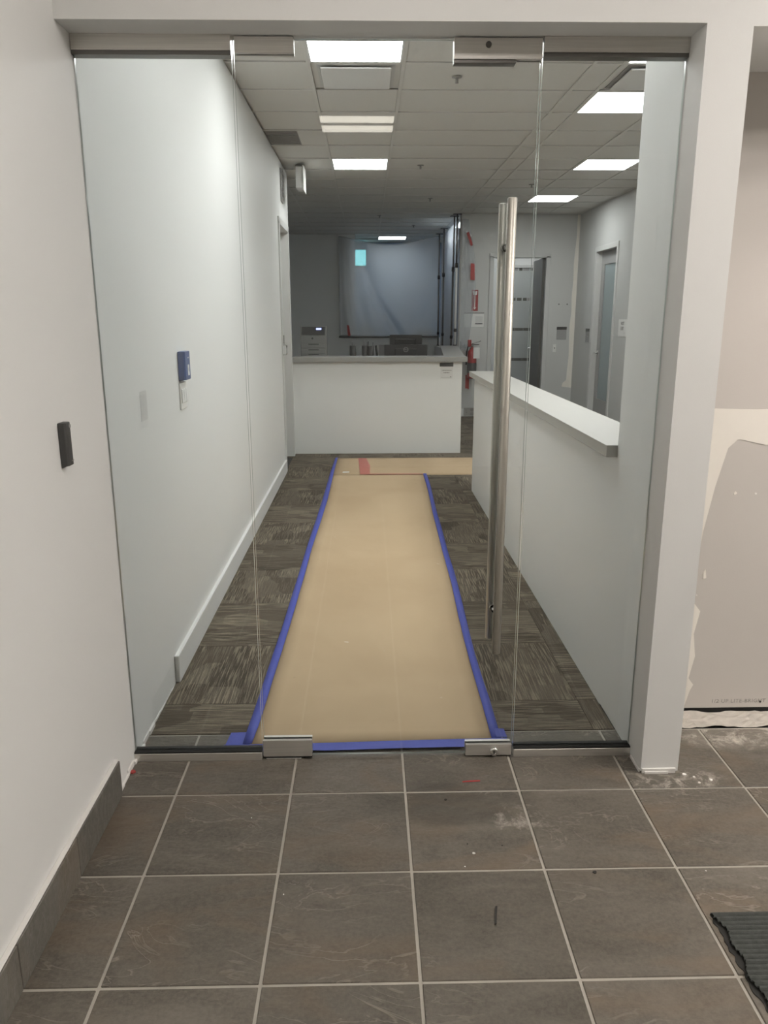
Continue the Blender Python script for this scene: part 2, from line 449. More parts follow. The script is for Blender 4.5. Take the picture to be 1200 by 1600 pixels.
# ------------------------------------------------------------------ dimensions (metres; camera foot at the origin, Y runs down the corridor)
XL, XR = -0.893, 1.0          # corridor walls
YG = 2.665                    # glass plane
ZC = 3.2                      # ceiling
ZS = 2.468                    # soffit over the glass
TILE, TX0, TY0 = 0.406, -0.687, 2.426
YCARPET = 2.838
YDESK, YB1, YB2 = 9.42, 13.0, 16.2

# ================================================================== STRUCTURE
# ---- floors
fl = struct(bx('floor', (XL - 0.15, -3.2, -0.12), (6.1, YCARPET, -0.0035), 'grout'), 'grey slate look tiled lobby floor with light grout')
tile_lo, tile_hi = 0.005, TILE - 0.005
def tile_mesh(w, d):
    b = MB().box((-w / 2, -d / 2, -0.010), (w / 2, d / 2, 0.0), 0.0018, 1)
    me = bpy.data.meshes.new('floor_tile'); b.bm.to_mesh(me); b.bm.free(); me.materials.append(MATS['slate_tile'])
    return me
tile_cache = {}
def put_tile(x0, x1, y0, y1):
    g = 0.0045
    w, d = round(x1 - x0 - 2 * g, 4), round(y1 - y0 - 2 * g, 4)
    if w < 0.02 or d < 0.02: return
    if (w, d) not in tile_cache: tile_cache[(w, d)] = tile_mesh(w, d)
    o = bpy.data.objects.new('floor_tile', tile_cache[(w, d)]); COL.objects.link(o); o.parent = fl
    o.location = ((x0 + x1) / 2, (y0 + y1) / 2, random.uniform(-0.0006, 0.0004))
    o.rotation_euler = (random.uniform(-.002, .002), random.uniform(-.002, .002), 0)
xs = [XL] + [TX0 + i * TILE for i in range(0, 18)]
ys = [TY0 - j * TILE for j in range(-1, 14)]
for i in range(len(xs) - 1):
    for j in range(len(ys) - 1):
        put_tile(xs[i], xs[i + 1], ys[j + 1], ys[j])
# scraped mortar strip where the last row of tile was broken out, under the bare drywall
mb = MB()
nx, ny = 90, 8
vs = [[mb.bm.verts.new((1.138 + (3.4 - 1.138) * i / nx, 2.838 + 0.125 * j / ny, 0.001 + 0.007 * random.random() + 0.003 * math.sin(i * .7 + j))) for j in range(ny + 1)] for i in range(nx + 1)]
for i in range(nx):
    for j in range(ny):
        mb.bm.faces.new((vs[i][j], vs[i + 1][j], vs[i + 1][j + 1], vs[i][j + 1]))
mb.build('mortar_bed', 'mortar', fl)

cf = struct(bx('floor_carpet', (-2.4, YCARPET, -0.12), (3.6, 18.2, -0.004), 'mat_backing'), 'brown striped carpet tile floor of the office')
cme = {}
def carpet_mesh(w, d):
    k = (round(w, 3), round(d, 3))
    if k not in cme:
        b = MB().box((-w / 2, -d / 2, -0.006), (w / 2, d / 2, 0.001), 0.0012, 1)
        me = bpy.data.meshes.new('carpet_tile'); b.bm.to_mesh(me); b.bm.free(); me.materials.append(MATS['carpet']); cme[k] = me
    return cme[k]
CT = 0.61
cys = [YCARPET] + [3.09 + CT * k for k in range(0, 18)]
cxs = [XL] + [0.914 - CT * 2, 0.914 - CT, 0.914, 0.914 + CT, 0.914 + 2 * CT, 0.914 + 3 * CT, 3.4]
for r in range(len(cys) - 1):
    y0, y1 = cys[r], cys[r + 1]
    row = list(cxs)
    if y0 > 9.0: row = [-2.136, -1.526] + [-0.916] + row[1:]
    else: row = [XL] + row[1:]
    for x0, x1 in zip(row, row[1:]):
        if y1 < 3.2 and x0 > 0.95: continue
        if y0 < 3.0 and x1 > 1.0: x1 = 1.0
        w, d = x1 - x0 - 0.0015, y1 - y0 - 0.0015
        col = round((x0 - 0.914) / CT)
        turned = (r + col) % 2 == 1
        if w < 0.02: continue
        me = carpet_mesh(d, w) if turned else carpet_mesh(w, d)
        o = bpy.data.objects.new('carpet_tile', me); COL.objects.link(o); o.parent = cf
        o.location = ((x0 + x1) / 2, (y0 + y1) / 2, 0)
        if turned: o.rotation_euler = (0, 0, math.pi / 2)

# ---- walls
YD0, YD1, ZD = 8.36, 9.26, 2.56        # doorway in the left wall
wl = MB().box((XL - 0.16, -3.2, 0), (XL, YD0, ZC)).box((XL - 0.16, YD0, ZD), (XL, YD1, ZC)).box((XL - 0.16, YD1, 0), (XL, YDESK, ZC))
wl = struct(wl.build('wall_left', 'wall_paint'), 'long white painted wall along the left of lobby and office')
struct(bx('wall_lobby_back', (XL - 0.16, -3.35, 0), (6.16, -3.2, ZC), 'dark_wall_paint'), 'lobby wall behind the viewer')
struct(bx('wall_lobby_right', (6.0, -3.2, 0), (6.16, 2.963, ZC), 'wall_paint'), 'right wall of the lobby')
struct(bx('ceiling_lobby', (XL - 0.16, -3.2, ZC), (6.16, 2.525, ZC + 0.1), 'ceiling_tile'), 'flat lobby ceiling')
# header over the glass and over the niche beside it, with the slim post between them
hd = MB().box((XL, 2.525, ZS), (1.0, 2.70, ZC)).box((1.0, 2.525, ZS - 0.008), (6.0, 2.963, ZC)).box((1.0, 2.963, ZS - 0.008), (1.138, 3.05, ZC))
struct(hd.build('wall_header', 'wall_paint'), 'white header wall above the glass entrance')
post = struct(MB().box((1.0, 2.525, 0.006), (1.138, 3.05, ZS - 0.008)).build('wall_right', 'wall_paint'), 'slim white post and wall return right of the glass')
mb = MB()
mb.box((1.003, 2.519, -0.002), (1.128, 2.5255, 0.020), 0.002)
mb.box((1.012, 2.515, -0.002), (1.10, 2.520, 0.010), 0.002)
mb.box((0.994, 2.53, -0.002), (1.0005, 2.63, 0.012), 0.002)
mb.build('caulk_strip', 'caulk', post)
# bare drywall in the niche
dw = MB().box((1.138, 2.9645, 1.285), (6.0, 3.05, ZC))
dw = struct(dw.build('wall_niche', 'beige_paint'), 'beige painted wall above the bare drywall in the niche')
bx('drywall_panel', (1.14, 2.965, 0.022), (6.0, 3.04, 1.285), 'drywall_paper', dw)
# skim coat: band over the joint and feathered strips along the post
def skim(pts, name='joint_compound', t=0.0022):
    m = MB(); m.prism([(x, 2.9652, z) for x, z in pts], (0, -t, 0)); return m.build(name, 'joint_compound', dw)
skim([(1.14, 1.150), (1.36, 1.165), (1.45, 1.172), (1.55, 1.15), (1.72, 1.142), (1.95, 1.16), (2.3, 1.15), (6.0, 1.15), (6.0, 1.296), (2.3, 1.292), (1.8, 1.296), (1.5, 1.288), (1.3, 1.293), (1.14, 1.29)])
skim([(1.14, 0.02), (1.335, 0.028), (1.352, 0.10), (1.365, 0.13), (1.342, 0.16), (1.36, 0.26), (1.345, 0.36), (1.362, 0.46), (1.33, 0.50), (1.325, 0.61), (1.34, 0.80), (1.37, 0.985), (1.405, 1.138), (1.44, 1.172), (1.14, 1.172)], t=0.0015)
skim([(1.45, 0.95), (1.46, 0.957), (1.453, 0.966), (1.446, 0.958)], t=0.003)
skim([(1.36, 0.60), (1.372, 0.605), (1.366, 0.64), (1.358, 0.63)], t=0.003)
text('printed_lettering', '1/2 UP LITE-BRIGHT GYPSUM', (1.62, 2.9645, 0.052), 0.024, (math.pi / 2, 0, 0), 'ink_soft', dw, spacing=1.12)
MB().cyl((1.66, 2.968, 0.047), (1.66, 2.963, 0.047), 0.004, n=10).build('screw_hole', 'rubber_black', dw)
bx('gap_shadow', (1.14, 2.97, -0.004), (6.0, 3.04, 0.022), 'rubber_black', dw)
for (x, z, s) in ((1.535, 0.955, .004), (1.34, .53, .003)):
    MB().cyl((x, 2.966, z), (x, 2.9625, z), s, n=8).build('nail_pop', 'debris_white', dw)

# office walls
struct(bx('wall_far_right', (3.4, 3.05, 0), (3.55, 10.97, ZC), 'grey_paint'), 'light grey wall far right, near part')
wfr = MB().box((3.4, 11.95, 0), (3.55, 13.12, ZC)).box((3.4, 10.97, 2.56), (3.55, 11.95, ZC))
struct(wfr.build('wall_far_right_end', 'grey_paint'), 'light grey wall around the far right door')
DX0, DX1, DZ = 2.03, 2.90, 2.56
wb = MB().box((1.50, YB1, 0), (DX0, YB1 + 0.12, ZC)).box((DX0, YB1, DZ), (DX1, YB1 + 0.12, ZC)).box((DX1, YB1, 0), (3.4, YB1 + 0.12, ZC))
wb = struct(wb.build('wall_back', 'grey_paint'), 'grey back wall with the fire extinguisher and the open door')
# torn, filled corner of the back wall
mb = MB()
edge = [(3.40, 3.19), (3.352, 3.19), (3.357, 2.9), (3.345, 2.7), (3.33, 2.45), (3.34, 2.2), (3.325, 1.95), (3.335, 1.7), (3.318, 1.5), (3.322, 1.25), (3.33, 1.0), (3.315, .75), (3.31, .60), (3.25, .55), (3.24, .49), (3.40, .47)]
mb.prism([(x, YB1 + 0.001, z) for x, z in edge], (0, -0.003, 0)); mb.build('joint_compound', 'joint_compound', wb)
struct(bx('baseboard_back', (1.50, YB1 - 0.015, 0), (DX0 - 0.06, YB1, 0.13), 'trim_white', bevel=0.003), 'white baseboard of the back wall')
# dim room behind the reception desk
struct(bx('wall_rear_left', (-2.4, YDESK, 0), (-2.2, 18.2, ZC), 'dim_room_paint'), 'dim grey side wall behind the reception desk')
struct(bx('wall_rear_front', (-2.4, YDESK - 0.12, 0), (XL - 0.16, YDESK, ZC), 'dim_room_paint'), 'end of the left wall behind reception')
wr = MB().box((-2.2, YB2, 0), (-0.225, YB2 + 0.12, ZC)).box((-0.225, YB2, 0), (1.95, YB2 + 0.12, 1.21))
wr = struct(wr.build('wall_rear', 'dim_room_paint'), 'dim grey rear wall with the plastic covered opening')
struct(bx('trim_1', (-0.57, YB2 - 0.05, 1.21), (1.46, YB2 + 0.14, 1.243), 'dark_grey_plastic', bevel=0.004), 'dark sill under the plastic covered opening')
struct(bx('trim_2', (-0.566, YB2 - 0.022, 1.243), (-0.545, YB2, 3.19), 'frame_paint', bevel=0.003), 'pale vertical trim left of the plastic sheet')
struct(bx('wall_half', (1.385, YB1, 0), (1.50, YB2, 1.05), 'grey_paint'), 'half wall the plastic sheeting poles stand on')
struct(bx('wall_beyond', (-2.2, 18.0, 0), (3.6, 18.2, ZC), 'blue_grey_paint'), 'blue grey wall seen through the plastic sheet')
struct(bx('wall_beyond_side', (1.95, YB1 + 0.12, 0), (2.0, 18.0, ZC), 'blue_grey_paint'), 'blue grey side wall behind the plastic sheeting')
# small lit room behind the open door
sr = MB().box((2.0, 15.1, 0), (3.6, 15.25, ZC)).box((3.55, YB1 + 0.12, 0), (3.6, 15.1, ZC))
struct(sr.build('wall_side_room', 'wall_paint'), 'white wall of the room behind the open door')

# ---- office ceiling: slab, panels, grid
ce = struct(bx('ceiling', (-2.4, 2.70, ZC + 0.02), (3.6, 18.2, ZC + 0.15), 'ceiling_tile'), 'suspended tile ceiling of the office')
P = 0.621
def YR(k): return 6.105 + P * k
cols = [(-2.195, -1.585), (-1.585, -0.975), (-0.975, -0.365), (-0.365, 0.245), (0.245, 1.465), (1.465, 1.655), (1.655, 2.265), (2.265, 2.875), (2.875, 3.4)]
special = {(4, -4), (6, -3), (3, -2), (3, -1), (3, 4), (3, 17), (6, -2), (6, -1), (6, 0), (7, 4), (7, 8), (2, 2)}
cpm = {}
rail = MB(); tee = MB()
for k in range(-5, 19):
    y0, y1 = YR(k), YR(k + 1)
    for c, (x0, x1) in enumerate(cols):
        if y1 < YDESK and c < 2: continue
        if c == 2 and y0 < YDESK - .3: x0 = XL
        a, b_ = max(y0, 2.70), min(y1, 18.0)
        if b_ - a < 0.05: continue
        if (c, k) in special: continue
        w, d = round(x1 - x0 - 0.02, 3), round(b_ - a - 0.02, 3)
        if (w, d) not in cpm:
            m = MB().box((-w / 2, -d / 2, 0), (w / 2, d / 2, 0.012), 0.004)
            me = bpy.data.meshes.new('ceiling_panel'); m.bm.to_mesh(me); m.bm.free(); me.materials.append(MATS['ceiling_tile']); cpm[(w, d)] = me
        o = bpy.data.objects.new('ceiling_panel', cpm[(w, d)]); COL.objects.link(o); o.parent = ce
        o.location = ((x0 + x1) / 2, (a + b_) / 2, ZC + 0.004 + random.uniform(0, 0.0015))
    if y0 > 2.7:
        tee.box((-0.893 if y0 < YDESK else -2.2, y0 - 0.012, ZC - 0.002), (3.4, y0 + 0.012, ZC + 0.004))
for x in sorted(set([c[0] for c in cols] + [c[1] for c in cols])):
    rail.box((x - 0.012, 2.70 if x > -0.9 else YDESK, ZC - 0.0025), (x + 0.012, 18.0, ZC + 0.003))
rail.build('grid_runner', 'ceiling_grid_paint', ce)
tee.build('grid_cross_tee', 'ceiling_grid_paint', ce)

# ---- lobby base tile and office baseboard on the left wall
bb = struct(bx('baseboard_lobby', (XL, -3.2, 0.0), (XL + 0.008, 2.436, 0.131), 'caulk'), 'slate tile base with white grout along the lobby wall')
jj = [2.433] + [TY0 - TILE * j for j in range(1, 14)]
for a, b_ in zip(jj, jj[1:]):
    bx('base_tile', (XL + 0.004, b_ + 0.002, 0.0), (XL + 0.020, a - 0.002, 0.136), 'base_tile', bb, bevel=0.0015)
bx('caulk_strip', (XL, -3.2, 0.1362), (XL + 0.016, 2.433, 0.1405), 'caulk', bb, bevel=0.0015)
struct(bx('baseboard_left', (XL, 3.30, 0.0), (XL + 0.021, YD0 - 0.06, 0.132), 'trim_white', bevel=0.003), 'white painted baseboard in the corridor')
# bare plaster edge where base was pulled off
mb = MB()
y = 2.45
while y < 3.29:
    h = random.uniform(0.006, 0.022) * (1.0 if y < 2.9 else 0.7)
    l = random.uniform(0.03, 0.09); w = random.uniform(0.004, 0.012) if y < 2.84 else random.uniform(0.002, 0.005)
    mb.box((XL, y, 0.0), (XL + w, min(y + l, 3.29), h), 0.0015)
    y += l
mb.build('plaster_edge', 'caulk', wl)

# ================================================================== GLASS FRONT
def glass_pane(x0, x1, z0, z1, parent):
    y0, y1 = YG - 0.006, YG + 0.006
    m = MB().box((x0, y0, z0), (x1, y1, z1))
    m.bm.faces.ensure_lookup_table()
    for f in m.bm.faces:
        f.normal_update()
        f.material_index = 0 if abs(f.normal.y) > 0.5 else 1
    return m.build('glass_pane', ['clear_glass', 'glass_edge'], parent)
def rails(root, x0, x1):
    # top channel
    m = MB().box((x0, YG - 0.024, 2.424), (x1, YG + 0.024, ZS), 0.001)
    m.build('top_rail', 'steel_brushed', root)
    bx('gasket', (x0, YG - 0.020, 2.412), (x1, YG + 0.020, 2.424), 'steel_dark', root)
    bx('bottom_rail', (x0, YG - 0.024, 0.0), (x1, YG + 0.024, 0.032), 'steel_brushed', root, bevel=0.001)
    bx('gasket', (x0, YG - 0.022, 0.032), (x1, YG + 0.022, 0.038), 'rubber_black', root)
w1 = empty('window_1', (-0.65, YG, 0)); struct(w1, 'fixed glass sidelight left of the glass door'); w1['category'] = 'window'
glass_pane(XL + 0.003, -0.410, 0.036, 2.42, w1); rails(w1, XL + 0.001, -0.410)
w2 = empty('window_2', (0.78, YG, 0)); struct(w2, 'fixed glass sidelight right of the glass door'); w2['category'] = 'window'
glass_pane(0.550, 0.997, 0.036, 2.42, w2); rails(w2, 0.550, 0.999)
d1 = empty('door_1', (0.07, YG, 0)); struct(d1, 'frameless glass door with long steel pull handles'); d1['category'] = 'door'
glass_pane(-0.403, 0.543, 0.010, 2.462, d1)
def patch(x0, x1, z0, z1, name='patch_fitting'):
    m = MB().box((x0, YG - 0.020, z0), (x1, YG - 0.0065, z1), 0.0015, 2).box((x0, YG + 0.0065, z0), (x1, YG + 0.020, z1), 0.0015, 2)
    return m.build(name, 'steel_brushed', d1)
patch(-0.398, -0.218, 2.418, 2.464)
pf = patch(0.273, 0.545, 2.404, 2.464)
MB().cyl((0.378, YG - 0.0205, 2.444), (0.378, YG - 0.024, 2.444), 0.009, n=18).build('lock_cylinder', 'steel_dark', pf)
bx('strike_plate', (0.273, YG - 0.018, 2.394), (0.465, YG + 0.018, 2.403), 'steel_dark', pf, bevel=0.001)
pb = patch(-0.405, -0.220, 0.012, 0.080)
bx('pivot_plate', (-0.395, YG - 0.022, 0.0005), (-0.262, YG + 0.022, 0.006), 'chrome', pb, bevel=0.001)
bx('gasket', (-0.405, YG - 0.018, 0.006), (-0.220, YG + 0.018, 0.012), 'rubber_black', pb)
pl = patch(0.366, 0.541, 0.006, 0.052)
MB().lathe((0.474, YG - 0.020, 0.026), (0, -1, 0), [(0.017, 0), (0.0175, 0.004), (0.0165, 0.010), (0.013, 0.013), (0.006, 0.0135), (0.0055, 0.011)], 24).build('lock_cylinder', 'chrome', pl)
bx('keyway', (0.4725, YG - 0.0345, 0.020), (0.4755, YG - 0.033, 0.031), 'rubber_black', pl)
def pull(yc, xc, side):
    m = MB().lathe((xc, yc, 0.450), (0, 0, 1), [(0.0125, 0), (0.0150, 0.002), (0.0150, 1.548), (0.0125, 1.550)], 24)
    h = m.build('pull_handle', 'steel_pull', d1)
    for z in (0.596, 1.856):
        MB().lathe((xc, YG + side * 0.006, z), (0, side, 0), [(0.013, 0), (0.013, 0.006), (0.0085, 0.008), (0.0085, abs(yc - YG) - 0.018), (0.011, abs(yc - YG) - 0.006)], 16).build('standoff', 'chrome', h)
pull(2.600, 0.461, -1)
pull(2.738, 0.456, 1)

# ================================================================== OTHER DOORS
# door 2: left wall
d2 = empty('door_2', (XL, (YD0 + YD1) / 2, 0)); struct(d2, 'pale grey flush door in the left wall'); d2['category'] = 'door'
m = MB()
for (ya, yb) in ((YD0 - 0.055, YD0 + 0.012), (YD1 - 0.012, YD1 + 0.055)):
    m.box((XL - 0.13, ya, 0), (XL + 0.014, yb, ZD + 0.012), 0.002)
m.box((XL - 0.13, YD0 - 0.055, ZD - 0.012), (XL + 0.014, YD1 + 0.055, ZD + 0.055), 0.002)
m.build('door_frame', 'frame_paint', d2)
dl = bx('door_leaf', (XL - 0.115, YD0 + 0.014, 0.008), (XL - 0.072, YD1 - 0.014, ZD - 0.014), 'frame_paint', d2, bevel=0.002)
bx('keypad', (XL + 0.014, YD0 - 0.02, 1.355), (XL + 0.026, YD0 + 0.012, 1.445), 'grey_plastic', d2, bevel=0.003)
MB().tube([(XL + 0.014, YD0 - .04, 1.245), (XL + 0.05, YD0 - .045, 1.25), (XL + 0.052, YD0 - .045, 1.34), (XL + 0.014, YD0 - .04, 1.345)], 0.007).build('door_pull', 'chrome', d2)
# door 3: open doorway in the back wall
d3 = empty('door_3', ((DX0 + DX1) / 2, YB1, 0)); struct(d3, 'dark grey door standing open in the back wall'); d3['category'] = 'door'
m = MB()
for (xa, xb) in ((DX0 - 0.055, DX0 + 0.015), (DX1 - 0.015, DX1 + 0.055)):
    m.box((xa, YB1 - 0.016, 0), (xb, YB1 + 0.135, DZ), 0.002)
m.box((DX0 - 0.055, YB1 - 0.016, DZ - 0.02), (DX1 + 0.055, YB1 + 0.135, DZ + 0.05), 0.002)
m.build('door_frame', 'grey_paint', d3)
hinge = Vector((DX1 - 0.018, YB1 + 0.05, 0)); ang = math.radians(88.6)
leafdir = Vector((math.cos(ang), math.sin(ang), 0)); nrm = Vector((-math.sin(ang), math.cos(ang), 0))
def leafpt(s, t, z): return tuple(hinge + leafdir * s + nrm * t + Vector((0, 0, z)))
m = MB(); m.prism([leafpt(0, 0, 0.01), leafpt(0.84, 0, 0.01), leafpt(0.84, 0.044, 0.01), leafpt(0, 0.044, 0.01)], (0, 0, DZ - 0.035))
lf = m.build('door_leaf', 'door_dark', d3)
m = MB(); m.lathe(leafpt(0.74, 0.044, 1.09), tuple(nrm), [(0.036, 0), (0.036, 0.008), (0.014, 0.012), (0.013, 0.055)], 18)
m.tube([leafpt(0.745, 0.096, 1.09), leafpt(0.70, 0.100, 1.09), leafpt(0.61, 0.098, 1.085)], 0.011)
m.build('lever_handle', 'chrome', lf)
# frosted partition seen through the doorway
fp = empty('frosted_partition', (2.9, 15.05, 0)); tag(fp, 'frosted glass panel with dashed clear bands beyond the open door', 'glass panel')
for (x0, x1, z0, z1) in ((2.58, 2.62, 0, 2.52), (3.10, 3.15, 0, 2.52), (2.58, 3.15, 2.50, 2.55)):
    bx('panel_frame', (x0, 15.02, z0), (x1, 15.09, z1), 'grey_paint', fp, bevel=0.003)
bx('frosted_pane', (2.62, 15.045, 0.02), (3.10, 15.06, 2.50), 'frosted_glass', fp)
for bi, z in enumerate((2.45, 1.91, 1.36, 0.80)):
    x = 2.63
    while x < 3.08:
        w = random.uniform(0.05, 0.12) if bi < 2 else 0.16
        bx('clear_band', (x, 15.041, z), (min(x + w, 3.09), 15.0455, z + 0.055), 'band_dark' if random.random() < 0.7 or bi > 1 else 'grille_grey', fp)
        x += w + (random.uniform(0.01, 0.03) if bi < 2 else 0.004)
# door 4: right wall
d4 = empty('door_4', (3.4, 11.46, 0)); struct(d4, 'grey door with tall frosted glass in the far right wall'); d4['category'] = 'door'
m = MB()
for (ya, yb) in ((10.915, 10.985), (11.935, 12.005)):
    m.box((3.386, ya, 0), (3.55, yb, 2.56), 0.002)
m.box((3.386, 10.915, 2.545), (3.55, 12.005, 2.615), 0.002)
m.build('door_frame', 'frame_paint', d4)
m = MB()
for (ya, yb, z0, z1) in ((10.99, 11.13, 0.01, 2.54), (11.79, 11.93, 0.01, 2.54), (11.13, 11.79, 2.36, 2.54), (11.13, 11.79, 0.01, 0.42)):
    m.box((3.475, ya, z0), (3.52, yb, z1))
lf4 = m.build('door_leaf', 'door_grey', d4)
bx('glass_lite', (3.49, 11.13, 0.42), (3.505, 11.79, 2.36), 'frosted_teal', lf4)
m = MB(); m.lathe((3.475, 11.86, 1.10), (-1, 0, 0), [(0.036, 0), (0.036, 0.008), (0.014, 0.012), (0.013, 0.055)], 18)
m.tube([(3.424, 11.865, 1.10), (3.420, 11.82, 1.10), (3.422, 11.74, 1.095)], 0.011)
m.build('lever_handle', 'chrome', lf4)

# ================================================================== LIGHTS
def troffer(x0, x1, k, mat, label, group='bright ceiling light panels', k0=None):
    y0, y1 = YR(k if k0 is None else k0), YR(k + 1)
    r = empty('ceiling_light', ((x0 + x1) / 2, (y0 + y1) / 2, ZC)); tag(r, label, 'ceiling light', group)
    m = MB()
    for (a, b, c, d) in ((x0 + .012, x0 + .024, y0 + .012, y1 - .012), (x1 - .024, x1 - .012, y0 + .012, y1 - .012), (x0 + .024, x1 - .024, y0 + .012, y0 + .024), (x0 + .024, x1 - .024, y1 - .024, y1 - .012)):
        m.box((a, c, ZC - .001), (b, d, ZC + .02))
    m.build('light_frame', 'fixture_white', r)
    bx('diffuser', (x0 + .02, y0 + .02, ZC + 0.002), (x1 - .02, y1 - .02, ZC + 0.012), mat, r)
    return r
troffer(-0.365, 0.245, -2, 'panel_light', 'bright ceiling panel nearest the glass door, cut by the door header')
troffer(0.245, 0.855, -4, 'panel_light', 'unseen ceiling panel behind the door header, added to brighten the office front')  # added above the view, hidden by the header, to brighten the office front
troffer(-0.365, 0.245, 4, 'panel_light', 'bright ceiling panel in the corridor just before the reception desk')
troffer(1.655, 2.265, -2, 'panel_light', 'bright ceiling panel at top right, only a corner showing', k0=-3)
troffer(1.655, 2.265, 0, 'panel_light', 'largest bright ceiling panel right of the corridor')
troffer(2.265, 2.875, 4, 'panel_light', 'middle bright ceiling panel above the room right of the corridor')
troffer(2.265, 2.875, 8, 'panel_light', 'farthest bright ceiling panel on the right, behind the door pulls')
troffer(0.245 - .02, 0.855 - .02, 17, 'far_light', 'small ceiling light beyond the hanging plastic sheet')
# lobby fixtures out of view, most added as fill, and two added room lamps
def lamp(name, x0, x1, y0, y1, z, mat, label, group=None):
    r = empty(name, ((x0 + x1) / 2, (y0 + y1) / 2, z)); tag(r, label, 'ceiling light', group)
    m = MB()
    for (a, b, c, d) in ((x0 - .02, x0, y0 - .02, y1 + .02), (x1, x1 + .02, y0 - .02, y1 + .02), (x0, x1, y0 - .02, y0), (x0, x1, y1, y1 + .02)):
        m.box((a, c, z - .03), (b, d, z))
    m.build('light_frame', 'fixture_white', r)
    bx('diffuser', (x0, y0, z - .022), (x1, y1, z - .012), mat, r)
def twin(x0, x1, y0, y1, label, mat='lobby_fill_light'):
    r = empty('ceiling_light', ((x0 + x1) / 2, (y0 + y1) / 2, ZC)); tag(r, label, 'ceiling light', 'twin strip ceiling lights in the lobby')
    bx('light_frame', (x0 - .02, y0 - .02, ZC - .012), (x1 + .02, y1 + .02, ZC - .0005), 'grille_grey', r, bevel=.002)
    d = (y1 - y0)
    bx('light_strip', (x0, y0, ZC - .020), (x1, y0 + d * .38, ZC - .0125), mat, r)
    bx('light_strip', (x0, y0 + d * .64, ZC - .020), (x1, y1, ZC - .0125), mat, r)
twin(-0.37, 0.23, -1.98, -1.46, 'dim twin strip lobby ceiling light behind the viewer, mirrored in the glass', 'lobby_light_dim')
twin(-0.15, 0.45, 0.70, 1.40, 'unseen twin strip lobby ceiling light just above the viewer')  # out of view; shifted left and enlarged to brighten the lobby wall
for k, x in enumerate((1.9, 3.3, 4.7)):  # bank added out of sight as fill for the lobby's left wall
    twin(x, x + 1.2, 1.50, 2.10, ('first', 'second', 'third')[k] + ' unseen twin strip lobby light right of the viewer, added as fill, row beside the glass')
    twin(x, x + 1.2, 0.75, 1.35, ('first', 'second', 'third')[k] + ' unseen twin strip lobby light right of the viewer, added as fill, row overhead')
lamp('ceiling_light', 1.58, 1.88, 13.6, 14.8, ZC, 'sheet_fill_light', 'narrow ceiling light added behind the plastic sheet at the poles to brighten it')  # added to brighten the milky sheet between the poles
lamp('ceiling_light', 2.3, 2.9, 13.7, 14.3, ZC, 'side_room_fill', 'unseen ceiling panel added to brighten the room behind the open door')  # added out of view so the small room looks bright

# ================================================================== COUNTER AND DESK
hw = struct(bx('wall_counter', (XR, 3.05, 0), (1.13, 7.30, 1.085), 'wall_paint'), 'white half wall under the long counter on the right')
ct = empty('long_counter', (1.09, 5.2, 1.085)); tag(ct, 'long white counter top on the half wall right of the corridor', 'counter')
m = MB(); prof = [(0.957, 3.055), (1.225, 3.055), (1.225, 7.36), (0.957, 7.36)]
bx('counter_core', (0.957, 3.055, 1.088), (1.225, 7.36, 1.132), 'counter_edge', ct, bevel=0.0015)
bx('counter_surface', (0.955, 3.053, 1.132), (1.227, 7.362, 1.136), 'counter_white', ct, bevel=0.001)

dk = empty('reception_desk', (0.15, 9.6, 0)); tag(dk, 'white fronted reception desk at the end of the corridor', 'desk')
bx('front_panel', (XL + 0.002, YDESK, 0.0), (1.137, YDESK + 0.06, 1.105), 'desk_panel', dk, bevel=0.002)
m = MB().box((XL + 0.002, 9.36, 1.108), (1.195, 9.72, 1.165), 0.004, 2)
m.build('counter_top', 'desk_grey', dk)
m = MB()
m.prism([(0.94, 9.72, 1.108), (1.195, 9.72, 1.108), (1.475, 12.85, 1.108), (1.475, 12.99, 1.108), (1.20, 12.99, 1.108)], (0, 0, 0.057))
m.build('counter_return', 'desk_grey', dk)
m = MB(); m.prism([(1.04, 9.48, 0), (1.10, 9.48, 0), (1.385, 12.98, 0), (1.32, 12.98, 0)], (0, 0, 1.105)); m.build('side_panel', 'desk_panel', dk)
bx('work_surface', (XL + 0.02, 9.72, 0.72), (1.05, 10.5, 0.75), 'desk_grey', dk)
cz = empty('credenza', (-0.2, 11.3, 0)); tag(cz, 'low grey cabinet behind the reception desk, mostly hidden', 'cabinet')
bx('cabinet_top', (-2.1, 10.9, 1.0), (0.6, 11.8, 1.03), 'grey_plastic', cz, bevel=0.003)
bx('cabinet_body', (-2.08, 10.93, 0.0), (0.58, 11.78, 0.998), 'grille_grey', cz)

# acrylic notice on the desk front
ns = empty('desk_notice', (0.95, YDESK, 0.98)); tag(ns, 'small paper notice under a dark strip on the desk front', 'notice')
bx('notice_paper', (0.878, YDESK - 0.003, 0.908), (1.028, YDESK - 0.0005, 1.052), 'paper_white', ns)
bx('header_strip', (0.868, YDESK - 0.008, 1.050), (1.030, YDESK - 0.0005, 1.092), 'charcoal_plastic', ns, bevel=0.001)
m = MB()
for (z, x0, x1) in ((0.999, 0.895, 1.01), (0.972, 0.915, 0.985)):
    x = x0
    while x < x1:
        w = random.uniform(0.006, 0.018); m.box((x, YDESK - 0.0038, z), (min(x + w, x1), YDESK - 0.003, z + 0.011)); x += w + 0.005
m.box((0.885, YDESK - 0.0038, 0.914), (1.01, YDESK - 0.003, 0.917)); m.box((0.995, YDESK - 0.0038, 0.925), (1.008, YDESK - 0.003, 0.934))
m.build('lettering', 'ink_soft', ns)

